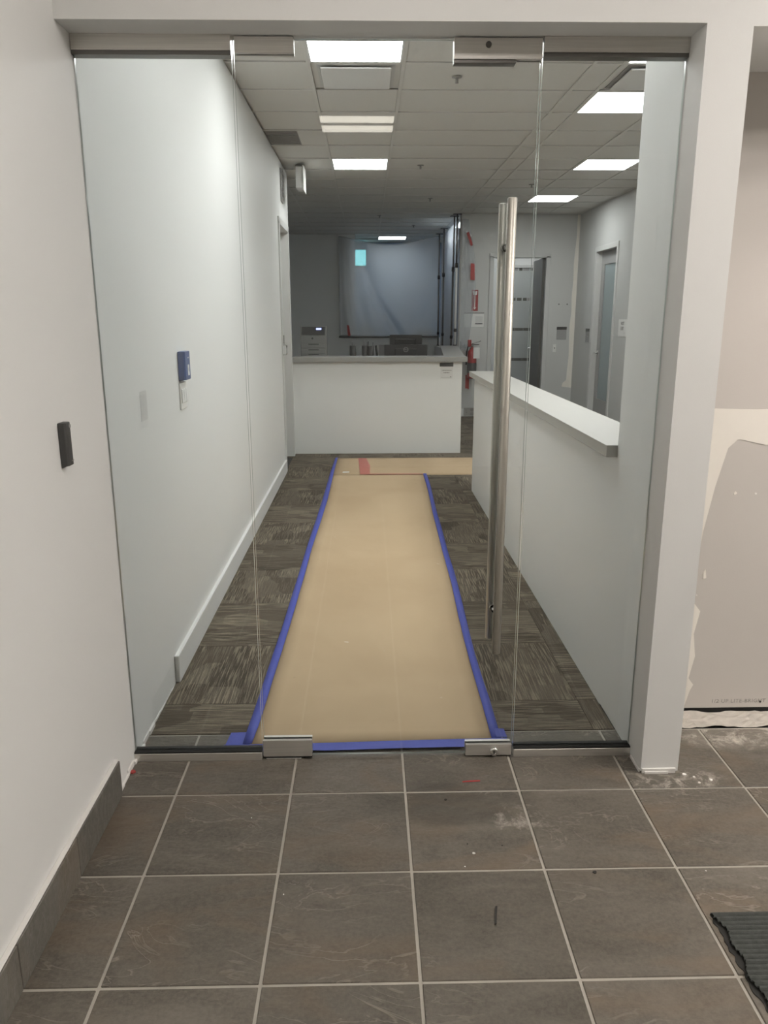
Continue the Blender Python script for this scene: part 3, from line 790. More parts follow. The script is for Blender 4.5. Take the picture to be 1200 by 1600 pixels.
# monitors
def monitor(x0, x1, yf, ztop, h, rz, label, logo):
    cx = (x0 + x1) / 2; zb = ztop - h
    r = empty('monitor', (cx, yf, 0.75)); tag(r, label, 'monitor', 'monitors on the reception desk')
    m = MB().box((x0, yf, zb), (x1, yf + 0.022, ztop), 0.006, 2).box((cx - 0.14, yf - 0.022, zb + 0.05), (cx + 0.14, yf + 0.004, ztop - 0.05), 0.01, 2)
    sh = m.build('back_shell', 'black_plastic', r)
    bx('screen', (x0 + .012, yf + 0.0222, zb + .014), (x1 - .012, yf + 0.0235, ztop - .012), 'black_plastic', r)
    MB().box((cx - 0.03, yf - 0.045, 0.76), (cx + 0.03, yf - 0.022, zb + h * .55), 0.004).build('stand_neck', 'charcoal_plastic', r)
    bx('stand_base', (cx - 0.11, yf - 0.09, 0.7505), (cx + 0.11, yf + 0.09, 0.764), 'charcoal_plastic', r, bevel=0.004)
    if logo:
        m = MB(); n = 28; rr, ri = 0.030, 0.0255; zc, yy = ztop - 0.062, yf - 0.0235
        vo = [(cx + rr * math.cos(2 * math.pi * k / n), zc + rr * math.sin(2 * math.pi * k / n)) for k in range(n)]
        vi = [(cx + ri * math.cos(2 * math.pi * k / n), zc + ri * math.sin(2 * math.pi * k / n)) for k in range(n)]
        for k in range(n):
            q = [vo[k], vo[(k + 1) % n], vi[(k + 1) % n], vi[k]]
            m.prism([(a, yy, b) for a, b in q], (0, 0.002, 0))
        lg = m.build('logo', 'grey_plastic', sh)
        text('logo_lettering', 'DELL', (cx, yy - 0.0005, zc), 0.021, (math.pi / 2, 0, 0), 'grey_plastic', sh)
    r.rotation_euler = (0, 0, rz)
    return r
monitor(0.218, 0.760, 10.0, 1.288, 0.33, 0.0, 'black monitor seen from behind with a round logo, in front', True)
monitor(0.290, 0.72, 10.40, 1.40, 0.32, -0.22, 'taller black monitor turned sideways behind the logo monitor', False)

# printer on the credenza
pr = empty('printer', (-0.77, 11.5, 1.03)); tag(pr, 'grey office printer with a blue display left of the reception counter', 'printer')
bx('printer_body', (-0.965, 11.50, 1.03), (-0.585, 11.78, 1.37), 'grey_plastic', pr, bevel=0.01, seg=2)
m = MB(); m.prism([(-0.965, 11.50, 1.372), (-0.965, 11.78, 1.372), (-0.965, 11.78, 1.49), (-0.965, 11.56, 1.49)], (0.38, 0, 0)); m.build('printer_head', 'grey_plastic', pr)
m = MB(); m.prism([(-0.945, 11.498, 1.376), (-0.945, 11.554, 1.484), (-0.945, 11.558, 1.480), (-0.945, 11.504, 1.374)], (0.335, 0, 0)); cp = m.build('control_panel', 'dark_grey_plastic', pr)
m = MB(); m.prism([(-0.735, 11.530, 1.446), (-0.735, 11.5435, 1.470), (-0.735, 11.5425, 1.4705), (-0.735, 11.529, 1.4465)], (0.075, 0, 0)); m.build('display', 'printer_screen', cp)
for z in (1.245, 1.165, 1.10):
    bx('paper_drawer', (-0.955, 11.492, z - 0.055), (-0.605, 11.502, z), 'grey_plastic', pr, bevel=0.003)
    bx('drawer_grip', (-0.85, 11.488, z - 0.008), (-0.70, 11.493, z + 0.004), 'dark_grey_plastic', pr)
MB().cyl((-0.79, 11.499, 1.325), (-0.79, 11.496, 1.325), 0.014, n=16).build('badge', 'dark_grey_plastic', pr)

# desk odds and ends behind the counter
def cup(x, r_, h, label, pens):
    c = empty('pen_cup', (x, 11.1, 1.03)); tag(c, label, 'pen cup')
    MB().lathe((x, 11.1, 1.0305), (0, 0, 1), [(r_ * .9, 0), (r_, 0.01), (r_, h), (r_ * .88, h), (r_ * .85, 0.02)], 14).build('cup_body', 'charcoal_plastic', c)
    for k in range(pens):
        a = k * 2.1 + x * 9
        MB().cyl((x + .02 * math.cos(a), 11.1 + .02 * math.sin(a), 1.06), (x + .04 * math.cos(a), 11.1 + .04 * math.sin(a), 1.03 + h + .05 + .015 * k), 0.004, n=8).build('pen', 'dark_grey_plastic', c)
cup(-0.20, 0.045, 0.205, 'small dark pen cup nearest the printer', 1)
cup(-0.035, 0.040, 0.205, 'dark pen cup with pens, left of the cup beside the phone', 2)
cup(0.048, 0.044, 0.20, 'dark pen cup with pens, beside the desk phone', 2)
ph = empty('desk_phone', (0.25, 11.1, 1.03)); tag(ph, 'grey desk phone with tilted screen left of the monitors', 'phone')
m = MB(); m.prism([(0.165, 11.02, 1.0305), (0.165, 11.20, 1.0305), (0.165, 11.20, 1.245), (0.165, 11.17, 1.245)], (0.16, 0, 0)); m.build('phone_body', 'dark_grey_plastic', ph)
bx('phone_face', (0.165, 11.03, 1.05), (0.305, 11.045, 1.07), 'dark_grey_plastic', ph)
MB().tube([(0.142, 11.03, 1.05), (0.136, 11.07, 1.14), (0.124, 11.10, 1.235)], 0.016).build('handset', 'black_plastic', ph)
bk = bx('white_box', (0.90, YB2 - 0.045, 1.2435), (1.33, YB2 - 0.005 + .1, 1.375), 'paper_white', bevel=0.012, seg=2)
tag(bk, 'long white wrapped package on the dark sill behind the monitors', 'package')
bk = bx('white_carton', (-0.17, YB2 + 0.05, 1.2435), (0.13, YB2 + 0.135, 1.455), 'paper_white', bevel=0.003)
tag(bk, 'pale carton standing on the sill behind the plastic sheet', 'carton')

# ================================================================== PLASTIC SHEETS AND POLES
def sheet(name, P, nu, nv, mat, label, wr=0.03, seed=0):
    """P(u,v) -> (base point, normal); a rumpled sheet"""
    rnd = random.Random(seed); ph = [rnd.uniform(0, 6.28) for _ in range(12)]
    bm = bmesh.new(); g = []
    for i in range(nu + 1):
        rowv = []
        for j in range(nv + 1):
            u, v = i / nu, j / nv
            p, nrm = P(u, v)
            w = math.sin(u * 9 + v * 3 + ph[0]) * .35 + math.sin(u * 17 - v * 6 + ph[1]) * .25 + math.sin(v * 13 + u * 11 + ph[2]) * .2 + math.sin(u * 41 + v * 15 * math.sin(u * 5) + ph[3]) * .18
            rowv.append(bm.verts.new(Vector(p) + Vector(nrm) * (wr * w)))
        g.append(rowv)
    for i in range(nu):
        for j in range(nv):
            f = bm.faces.new((g[i][j], g[i + 1][j], g[i + 1][j + 1], g[i][j + 1])); f.smooth = True
    me = bpy.data.meshes.new(name); bm.to_mesh(me); bm.free()
    o = link(name, me, mat)
    so = o.modifiers.new('thickness', 'SOLIDIFY'); so.thickness = 0.0006
    return tag(o, label, 'plastic sheet', 'polythene sheets hung as dust barriers')
def P_main(u, v):
    x = -0.545 + (1.43 + 0.545) * u
    top = 3.16 - 0.16 * math.sin(math.pi * min(1, max(0, u)))**1.3
    z = 1.245 + (top - 1.245) * v
    fold = 0.10 * math.exp(-((u - 0.20 - 0.42 * (1 - v) ** 1.6) / 0.05) ** 2) * (1 - v) ** .4
    return (x, YB2 - 0.11 - fold, z), (0, -1, 0)
sheet('plastic_sheet', P_main, 110, 60, 'polythene', 'wide rumpled plastic sheet sagging over the opening behind reception', 0.028, 3)
def P_side(u, v):
    y = 13.05 + (16.05 - 13.05) * u
    return (1.480, y, 1.055 + (3.15 - 1.055) * v), (-1, 0, 0)
sheet('plastic_sheet', P_side, 90, 50, 'polythene_milky', 'plastic sheet stretched between the poles at right of reception', 0.012, 5)
def P_wall(u, v):
    z = 1.12 + (3.12 - 1.12) * v
    right = 1.62 + 0.13 * math.sin(min(1, (3.12 - z) / 0.95) * math.pi / 2) - 0.10 * max(0, (1.9 - z) / .8)
    return (1.52 + (right - 1.52) * u, 12.972, z), (0, -1, 0)
sheet('plastic_sheet', P_wall, 30, 60, 'polythene_clear', 'narrow clear plastic sheet taped to the back wall above the extinguisher', 0.012, 8)
# bunched tail of sheet lying on the counter end
def P_tail(u, v):
    a = u * 5.0
    return (1.515 + 0.10 * u, 12.93 + 0.02 * math.sin(a), 1.07 + 0.16 * v * (1 - .5 * u) + 0.02 * math.sin(a * 2)), (0, -1, 0)
sheet('plastic_sheet', P_tail, 20, 12, 'polythene_clear', 'crumpled end of plastic sheet beside the extinguisher', 0.012, 11)

def pole(x, y, z0, z1, label, lean=0.0, white=False):
    r = empty('support_pole', (x, y, z0)); tag(r, label, 'pole', 'telescopic poles holding up the plastic sheeting')
    def at(z): return (x + lean * (z - z0) / (z1 - z0), y, z)
    zm = z0 + (z1 - z0) * 0.62
    MB().cyl(at(z0 + .012), at(zm), 0.017, n=12).build('lower_tube', 'pole_white' if white else 'steel_dark', r)
    MB().cyl(at(zm), at(z1 - .01), 0.013, n=12).build('upper_tube', 'steel_dark', r)
    MB().cyl(at(zm - .04), at(zm + .03), 0.027, n=12).build('clamp_collar', 'black_plastic', r)
    MB().cyl(at(z0 + .22), at(z0 + .27), 0.025, n=12).build('clamp_collar', 'black_plastic', r)
    MB().cyl(at(z0), at(z0 + .015), 0.035, 0.03, n=14).build('foot', 'black_plastic', r)
    MB().box((at(z1)[0] - .07, y - .03, z1 - .012), (at(z1)[0] + .07, y + .03, z1), 0.003).build('head_plate', 'black_plastic', r)
pole(1.43, 16.0, 1.244 - .19, 3.195, 'farthest black pole at the right edge of the wide plastic sheet')
pole(1.43, 15.05, 1.051, 3.195, 'middle black pole between the plastic sheets')
pole(1.40, 13.22, 1.051, 3.195, 'black pole nearest, touching the white pole', 0.02)
pole(1.435, 12.95, 1.166, 3.195, 'nearest pole with a white lower tube beside the wall corner', 0.0, True)
struct(bx('trim_3', (1.485, YB1 - 0.012, 0.0), (1.512, YB1 + 0.02, 3.19), 'grille_grey', bevel=0.002), 'dark grey corner bead at the edge of the back wall')

# ================================================================== TAPE
def wall_tape(pts, y, label, mat='red_tape', t=0.0012):
    m = MB(); m.prism([(x, y, z) for x, z in pts], (0, -t, 0)); o = m.build('red_tape', mat)
    return tag(o, label, 'tape', 'strips of red tape')
wall_tape([(1.585, 2.91), (1.625, 2.93), (1.69, 2.73), (1.66, 2.71)], 12.955, 'slanted red tape strip high on the back wall, topmost')
wall_tape([(1.665, 2.455), (1.725, 2.44), (1.735, 2.19), (1.665, 2.20)], 12.955, 'red tape strip on the back wall above the arrow sign')
wall_tape([(1.628, 0.69), (1.69, 0.685), (1.69, 0.46), (1.678, 0.445), (1.672, 0.465), (1.628, 0.465)], 12.999, 'red tape strip low on the back wall below the extinguisher')
wall_tape([(-0.405, 1.46), (-0.36, 1.455), (-0.33, 1.25), (-0.385, 1.25)], 16.02, 'red tape strip at lower left of the wide plastic sheet')

# floor protection paper and its tape
LIN = [(-0.356, 9.104), (-0.367, 8.213), (-0.372, 6.903), (-0.391, 6.075), (-0.411, 5.368), (-0.416, 4.8), (-0.424, 4.312), (-0.43, 3.944), (-0.438, 3.601), (-0.447, 3.265), (-0.454, 2.919), (-0.465, 2.738)]
LOUT = [(-0.385, 9.104), (-0.404, 8.214), (-0.418, 6.937), (-0.430, 6.245), (-0.448, 5.449), (-0.455, 4.843), (-0.464, 4.313), (-0.469, 3.945), (-0.478, 3.602), (-0.486, 3.266), (-0.490, 3.085), (-0.500, 2.80)]
RIN = [(0.587, 8.122), (0.578, 7.312), (0.550, 6.405), (0.543, 5.99), (0.529, 5.343), (0.520, 4.614), (0.502, 4.097), (0.493, 3.725), (0.488, 3.363), (0.488, 3.08), (0.485, 2.763)]
ROUT = [(0.624, 8.114), (0.618, 7.455), (0.590, 6.546), (0.581, 5.918), (0.565, 5.239), (0.562, 4.736), (0.550, 4.33), (0.534, 3.849), (0.526, 3.552), (0.525, 3.306), (0.527, 3.101), (0.524, 2.850)]
def interp(path, y):
    for (xa, ya), (xb, yb) in zip(path, path[1:]):
        if yb <= y <= ya:
            t = (y - ya) / (yb - ya) if yb != ya else 0
            return xa + (xb - xa) * t
    return path[0][0] if y > path[0][1] else path[-1][0]
def ribbon(name, left, right, ya, yb, n, z, t, mat, nx=1, wav=0.0):
    bm = bmesh.new(); g = []
    for i in range(n + 1):
        y = ya + (yb - ya) * i / n; xl, xr = left(y), right(y)
        g.append([bm.verts.new((xl + (xr - xl) * j / nx, y, z + wav * (math.sin(y * 2.3 + j * .8) * .5 + .5) * (math.sin(math.pi * j / nx) if nx > 1 else 1))) for j in range(nx + 1)])
    for i in range(n):
        for j in range(nx):
            f = bm.faces.new((g[i][j], g[i][j + 1], g[i + 1][j + 1], g[i + 1][j])); f.smooth = True
    r = bmesh.ops.extrude_face_region(bm, geom=bm.faces[:])
    for v in r['geom']:
        if isinstance(v, bmesh.types.BMVert): v.co.z -= t
    bmesh.ops.recalc_face_normals(bm, faces=bm.faces[:])
    me = bpy.data.meshes.new(name); bm.to_mesh(me); bm.free()
    return link(name, me, mat)
o = ribbon('floor_paper', lambda y: interp(LIN, y) - 0.012, lambda y: interp(RIN, y) + 0.012, 2.745, 8.10, 60, 0.0042, 0.0012, 'kraft_paper', 12, 0.004)
tag(o, 'long tan floor protection paper running down the corridor', 'floor paper', 'tan floor protection papers')
o = ribbon('floor_paper', lambda y: -0.372 - .0 * y, lambda y: 3.2, 8.075, 9.10, 12, 0.0022, 0.001, 'kraft_paper', 20, 0.0)
tag(o, 'tan floor protection paper laid crossways before the reception desk', 'floor paper', 'tan floor protection papers')
def tape_floor(left, right, ya, yb, n, label, z=0.0096, mat='blue_tape', name='masking_tape', group='blue masking tape strips on the floor'):
    o = ribbon(name, left, right, ya, yb, n, z, 0.0008, mat); return tag(o, label, 'tape', group)
tape_floor(lambda y: interp(LOUT, y), lambda y: interp(LIN, y), 2.745, 9.10, 50, 'long blue tape strip along the left edge of the floor paper')
tape_floor(lambda y: interp(RIN, y), lambda y: interp(ROUT, y), 2.76, 8.12, 50, 'long blue tape strip along the right edge of the floor paper')
m = MB(); m.prism([(-0.572, 2.738, .0100), (-0.464, 2.739, .0100), (-0.221, 2.742, .0100), (0.158, 2.755, .0100), (0.545, 2.764, .0100), (0.548, 2.710, .0100), (0.368, 2.702, .0100), (0.155, 2.699, .0100), (-0.17, 2.688, .0100), (-0.22, 2.690, .0100), (-0.565, 2.694, .0100)], (0, 0, -0.0008))
tag(m.build('masking_tape', 'blue_tape'), 'blue tape strip across the near end of the paper at the door', 'tape', 'blue masking tape strips on the floor')
m = MB(); m.prism([(-0.560, 2.836, .0060), (-0.497, 2.838, .0060), (-0.470, 2.742, .0060), (-0.568, 2.742, .0060)], (0, 0, -0.0008))
tag(m.build('masking_tape', 'blue_tape'), 'short blue tape patch at the near left corner of the paper', 'tape', 'blue masking tape strips on the floor')
m = MB(); m.prism([(0.505, 2.836, .0112), (0.545, 2.832, .0112), (0.548, 2.768, .0112), (0.505, 2.768, .0112)], (0, 0, -0.0008))
tag(m.build('masking_tape', 'blue_tape'), 'short blue tape patch at the near right corner of the paper', 'tape', 'blue masking tape strips on the floor')
m = MB(); m.prism([(-0.115, 9.09, .0040), (-0.02, 9.09, .0040), (0.025, 8.6, .0040), (0.02, 8.11, .0105), (-0.085, 8.09, .0105), (-0.095, 8.5, .0040)], (0, 0, -0.0008))
tag(m.build('red_tape', 'red_tape_sheer'), 'wide red tape patch on the crossways floor paper', 'tape', 'strips of red tape')
m = MB(); m.prism([(-0.085, 8.108, .0102), (0.59, 8.104, .0102), (0.59, 8.070, .0102), (-0.085, 8.075, .0102)], (0, 0, -0.0008))
tag(m.build('red_tape', 'red_tape_sheer'), 'thin red tape line joining the two floor papers', 'tape', 'strips of red tape')
m = MB(); m.prism([(-0.27, 8.27, .0032), (-0.20, 8.275, .0032), (-0.205, 8.22, .0032), (-0.275, 8.215, .0032)], (0, 0, -0.0008))
tag(m.build('paper_scrap', 'paper_white'), 'small pale scrap on the far floor paper', 'scrap')

# ================================================================== WALL DEVICES, SIGNS
# card readers on the left wall
def reader(yc, z0, z1, half, depth, mat, label, extra):
    r = empty('card_reader', (XL, yc, z0)); tag(r, label, 'card reader')
    m = MB(); m.prism([(XL + .001, yc - half, z0), (XL + depth * .8, yc - half, z0), (XL + depth, yc - half + .006, z0), (XL + depth, yc + half - .006, z0), (XL + depth * .8, yc + half, z0), (XL + .001, yc + half, z0)], (0, 0, z1 - z0))
    b = m.build('reader_body', mat, r)
    md = b.modifiers.new('bevel', 'BEVEL'); md.width = 0.002; md.segments = 2
    bx('back_plate', (XL, yc - half + .004, z0 - .006), (XL + .004, yc + half - .004, z1 - .006), 'dark_grey_plastic', r)
    extra(r, yc, depth)
def ex1(r, yc, d):
    MB().cyl((XL + d, yc + .012, 1.330), (XL + d + .001, yc + .012, 1.330), 0.006, n=12).build('status_light', 'acrylic_grey', r)
    bx('logo_mark', (XL + d, yc + .002, 1.2275), (XL + d + .0006, yc + .02, 1.2300), 'grey_plastic', r)
reader(2.262, 1.216, 1.342, 0.0215, 0.024, 'charcoal_plastic', 'dark grey card reader on the lobby wall left of the glass', ex1)
def ex2(r, yc, d):
    bx('white_sticker', (XL + d, yc - .006, 1.365), (XL + d + .0008, yc + .024, 1.415), 'paper_white', r)
    text('sticker_mark', '1', (XL + d + .001, yc + .009, 1.39), 0.026, (math.pi / 2, 0, math.pi / 2), 'ink', r)
    bx('status_light', (XL + d, yc + .002, 1.445), (XL + d + .0008, yc + .022, 1.450), 'paper_white', r)
reader(3.79, 1.345, 1.478, 0.055, 0.035, 'blue_film', 'blue card reader with a white sticker, seen through the glass', ex2)
sw = empty('light_switch', (XL, 3.79, 1.2)); tag(sw, 'white three gang light switch below the blue card reader', 'light switch')
bx('switch_plate', (XL, 3.725, 1.205), (XL + 0.008, 3.855, 1.332), 'white_plastic', sw, bevel=0.003, seg=2)
for k in range(3):
    bx('rocker', (XL + 0.007, 3.740 + k * .037, 1.235), (XL + 0.0135, 3.766 + k * .037, 1.302), 'trim_white', sw, bevel=0.003)
pt = bx('paint_patch', (XL, 3.08, 1.235), (XL + 0.0008, 3.17, 1.352), 'frame_paint'); tag(pt, 'faint grey paint patch on the corridor wall', 'paint patch')
# wall grille and hanging box near the left door
gr = empty('wall_grille', (XL, 8.75, 2.83)); tag(gr, 'narrow grey grille high on the left wall above the door', 'vent')
bx('grille_frame', (XL, 8.66, 2.80), (XL + 0.012, 8.86, 3.13), 'grille_grey', gr, bevel=0.003)
for k in range(8):
    bx('slat', (XL + 0.008, 8.68, 2.825 + k * .036), (XL + 0.018, 8.84, 2.843 + k * .036), 'grey_plastic', gr)
ex = empty('exit_box', (-0.70, 8.80, 3.2)); tag(ex, 'white box hanging from the ceiling, seen edge on', 'exit sign')
bx('sign_housing', (-0.742, 8.80, 2.955), (-0.672, 9.10, 3.165), 'fixture_white', ex, bevel=0.006, seg=2)
bx('clear_face', (-0.670, 8.795, 2.930), (-0.655, 9.105, 3.175), 'white_plastic', ex, bevel=0.002)
MB().cyl((-0.705, 8.95, 3.165), (-0.705, 8.95, 3.1975), 0.05, n=18).build('canopy_mount', 'grille_grey', ex)
# ceiling return grille and diffusers
rg = empty('ceiling_grille', (-0.68, YR(2) + .31, ZC)); tag(rg, 'grey return air grille in the ceiling beside the left wall', 'vent')
bx('grille_pan', (XL + .004, YR(2) + .014, ZC + .004), (-0.60, YR(3) - .014, ZC + .014), 'grille_grey', rg)
for k in range(10):
    bx('slat', (XL + .01, YR(2) + .03 + k * .056, ZC - .002), (-0.61, YR(2) + .052 + k * .056, ZC + .005), 'grille_grey', rg)
bx('ceiling_filler', (-0.60, YR(2) + .012, ZC + .003), (-0.377, YR(3) - .012, ZC + .012), 'ceiling_tile', rg)
def diffuser(x0, x1, k, label, slot='grille_grey'):
    y0, y1 = YR(k), YR(k + 1)
    r = empty('air_diffuser', ((x0 + x1) / 2, (y0 + y1) / 2, ZC)); tag(r, label, 'air diffuser', 'square ceiling air diffusers')
    bx('diffuser_frame', (x0 + .012, y0 + .012, ZC + .012), (x1 - .012, y1 - .012, ZC + .018), 'ceiling_grid_paint', r)
    m = MB()
    for (a, b, c, d) in ((x0 + .05, x0 + .085, y0 + .05, y1 - .05), (x1 - .085, x1 - .05, y0 + .05, y1 - .05), (x0 + .085, x1 - .085, y0 + .05, y0 + .085), (x0 + .085, x1 - .085, y1 - .085, y1 - .05)):
        m.box((a, c, ZC + .006), (b, d, ZC + .0125))
    m.build('slot', slot, r)
    bx('plaque', (x0 + .075, y0 + .075, ZC - .012), (x1 - .075, y1 - .075, ZC - .002), 'fixture_white', r, bevel=0.003)
    bx('plaque_stem', ((x0 + x1) / 2 - .03, (y0 + y1) / 2 - .03, ZC - .002), ((x0 + x1) / 2 + .03, (y0 + y1) / 2 + .03, ZC + .012), 'fixture_white', r)
diffuser(-0.365, 0.245, -1, 'square air diffuser behind the nearest corridor light', 'frame_paint')
diffuser(1.655, 2.265, -1, 'square air diffuser between the two nearest right hand lights')
# sprinklers
def sprinkler(x, y, label):
    r = empty('sprinkler', (x, y, ZC)); tag(r, label, 'sprinkler', 'ceiling sprinkler heads')
    MB().lathe((x, y, ZC - .001), (0, 0, -1), [(0.036, 0), (0.034, 0.004), (0.014, 0.007)], 18).build('escutcheon', 'grey_plastic', r)
    m = MB().lathe((x, y, ZC - .006), (0, 0, -1), [(0.009, 0), (0.009, 0.014), (0.005, 0.020), (0.005, 0.026)], 12)
    m.tube([(x - .007, y, ZC - .014), (x - .011, y, ZC - .026), (x - .002, y, ZC - .036)], 0.002); m.tube([(x + .007, y, ZC - .014), (x + .011, y, ZC - .026), (x + .002, y, ZC - .036)], 0.002)
    m.build('head_body', 'grey_plastic', r)
    MB().cyl((x, y, ZC - .036), (x, y, ZC - .039), 0.012, n=14).build('deflector', 'grille_grey', r)
sprinkler(0.617, 5.772, 'sprinkler head nearest the glass door, large against the ceiling')
sprinkler(0.583, 8.93, 'sprinkler head right of the far corridor light')
sprinkler(0.877, 11.35, 'sprinkler head above the dim reception area')
sprinkler(2.03, 10.16, 'sprinkler head left of the farthest right ceiling panel')
sprinkler(0.211, 13.2, 'sprinkler head over the middle of the plastic sheet')
sprinkler(0.84, 14.6, 'farthest sprinkler head, near the top right of the plastic sheet')

# things on the back wall
ar = empty('arrow_sign', (1.75, YB1, 1.72)); tag(ar, 'red fire extinguisher sign with a white downward arrow', 'sign')
bx('sign_plate', (1.699, YB1 - 0.004, 1.715), (1.803, YB1 - 0.0005, 2.045), 'extinguisher_red', ar, bevel=0.001)
yy = YB1 - 0.0045
m = MB()
m.prism([(1.744, yy, 1.775), (1.758, yy, 1.775), (1.758, yy, 1.970), (1.744, yy, 1.970)], (0, .0006, 0))
m.prism([(1.728, yy, 1.772), (1.751, yy, 1.735), (1.774, yy, 1.772)], (0, .0006, 0))
m.prism([(1.720, yy, 1.965), (1.782, yy, 1.965), (1.790, yy, 2.030), (1.751, yy, 2.018), (1.712, yy, 2.030)], (0, .0006, 0))
m.build('arrow', 'paper_white', ar)
text('lettering', 'FIRE', (1.751, yy - .0005, 1.997), 0.022, (math.pi / 2, 0, 0), 'extinguisher_red', ar)
pn = empty('paper_notice', (1.74, YB1, 1.46)); tag(pn, 'white paper notice in a holder under the red arrow sign', 'notice')
bx('notice_paper', (1.582, YB1 - 0.006, 1.460), (1.905, YB1 - 0.0005, 1.672), 'paper_white', pn)
bx('header_strip', (1.582, YB1 - 0.010, 1.672), (1.908, YB1 - 0.0005, 1.692), 'grey_plastic', pn)
bx('printed_line', (1.765, YB1 - 0.0068, 1.505), (1.885, YB1 - 0.006, 1.52), 'ink', pn)
bx('printed_box', (1.765, YB1 - 0.0066, 1.53), (1.885, YB1 - 0.006, 1.63), 'frame_paint', pn)
bx('fold_line', (1.690, YB1 - 0.0068, 1.465), (1.693, YB1 - 0.006, 1.668), 'ink_soft', pn)
fe = empty('fire_extinguisher', (1.72, 12.90, 0.64)); tag(fe, 'red fire extinguisher hanging on the back wall', 'fire extinguisher')
cx, cy_ = 1.715, 12.895
MB().lathe((cx, cy_, 0.64), (0, 0, 1), [(0.068, 0), (0.076, 0.006), (0.076, 0.40), (0.070, 0.435), (0.048, 0.462), (0.024, 0.475), (0.022, 0.505)], 26).build('cylinder', 'extinguisher_red', fe)
MB().lathe((cx, cy_, 0.73), (0, 0, 1), [(0.0768, 0), (0.0775, 0.01), (0.0775, 0.15), (0.0768, 0.16)], 26).build('shaded_label_band', 'dark_grey_plastic', fe)  # label band; its dark grey also stands in for shade on the cylinder
m = MB().cyl((cx, cy_, 1.14), (cx, cy_, 1.19), 0.018, n=12)
m.box((cx - .02, cy_ - .016, 1.175), (cx + .11, cy_ + .016, 1.188), .003)
m.build('valve', 'steel_dark', fe)
MB().tube([(cx - .01, cy_, 1.19), (cx + .06, cy_, 1.225), (cx + .135, cy_, 1.240)], 0.007).build('lever', 'chrome', fe)
MB().tube([(cx - .02, cy_, 1.175), (cx - .07, cy_ - .01, 1.15), (cx - .095, cy_ - .01, 1.05), (cx - .095, cy_ - .01, 0.86)], 0.012).build('hose', 'black_plastic', fe)
MB().lathe((cx - .050, cy_ - .03, 1.15), (0, 0, 1), [(0.026, 0), (0.032, 0.02), (0.032, 0.10), (0.028, 0.11)], 16).build('horn', 'extinguisher_red', fe)
bx('inspection_tag', (cx + .01, cy_ - .086, 0.965), (cx + .115, cy_ - .083, 1.14), 'paper_white', fe)
bx('wall_bracket', (cx - .03, cy_ + .05, 1.0), (cx + .03, YB1, 1.13), 'steel_dark', fe)
ol = empty('outlet_plate', (1.70, YB1, 0.14)); tag(ol, 'cream double outlet plate low on the back wall', 'outlet')
bx('plate', (1.612, YB1 - 0.022, 0.015), (1.90, YB1 - 0.0152, 0.150), 'counter_white', ol, bevel=0.002)
for (x, z, r0) in ((1.648, .105, .010), (1.655, .07, .012), (1.745, .11, .028), (1.745, .045, .028)):
    MB().cyl((x, YB1 - .022, z), (x, YB1 - .0235, z), r0, n=14).build('socket', 'ink_soft', ol)
def roomsign(p, ux, label, w, h):
    """p: lower left corner on the wall, ux: horizontal direction, the sign faces away from the wall"""
    r = empty('room_sign', p); tag(r, label, 'sign', 'acrylic room signs')
    X, Y, Z = p
    def b(name, a0, a1, z0, z1, t, mat):
        if ux == 'x': bx(name, (X + a0, Y - t, Z + z0), (X + a1, Y - .0003, Z + z1), mat, r, bevel=.0008)
        else: bx(name, (X - t, Y + a0, Z + z0), (X - .0003, Y + a1, Z + z1), mat, r, bevel=.0008)
    b('header_strip', 0, w, h - .045, h, .008, 'charcoal_plastic')
    b('acrylic_face', .002, w - .002, 0, h - .047, .005, 'acrylic_grey')
    b('engraved_line', .03, w - .04, h * .42, h * .42 + .012, .0056, 'grille_grey')
roomsign((3.108, YB1, 1.255), 'x', 'grey acrylic room sign on the back wall right of the open door', 0.165, 0.205)
roomsign((3.4, 12.10, 1.235), 'y', 'grey acrylic room sign seen obliquely beside the far right door', 0.20, 0.21)
s2 = empty('light_switch', (3.085, YB1, 1.12)); tag(s2, 'narrow cream switch below the acrylic sign on the back wall', 'light switch')
bx('switch_plate', (3.060, YB1 - .008, 1.055), (3.112, YB1 - .0003, 1.185), 'white_plastic', s2, bevel=.002)
bx('toggle', (3.079, YB1 - .014, 1.112), (3.092, YB1 - .008, 1.130), 'ink', s2)
for (x, l) in ((3.121, 'left one of two small screws on the back wall'), (3.257, 'right one of two small screws on the back wall')):
    r = MB().cyl((x, YB1 - .0003, 1.822), (x, YB1 - .014, 1.818), 0.007, 0.011, n=10).build('wall_screw', 'dark_grey_plastic'); tag(r, l, 'screw', 'two wall screws')
es = empty('paper_sign', (3.4, 10.5, 1.48)); tag(es, 'white paper sign with two dark words on the far right wall', 'sign')
bx('sign_paper', (3.394, 10.30, 1.365), (3.3997, 10.70, 1.590), 'paper_white', es, bevel=.001)
text('lettering', 'NOT', (3.3935, 10.53, 1.535), 0.062, (math.pi / 2, 0, -math.pi / 2), 'ink', es)
text('lettering', 'EXIT', (3.3935, 10.54, 1.470), 0.062, (math.pi / 2, 0, -math.pi / 2), 'ink', es)
# cyan glowing screen beyond the plastic
cs = empty('lit_screen', (-0.2, 17.98, 2.7)); tag(cs, 'cyan glowing screen glimpsed through the plastic sheet', 'screen')
bx('screen_bezel', (-0.52, 17.965, 2.70), (0.0, 17.995, 3.06), 'black_plastic', cs)
bx('screen_face', (-0.51, 17.960, 2.715), (-0.012, 17.966, 3.048), 'cyan_screen', cs)

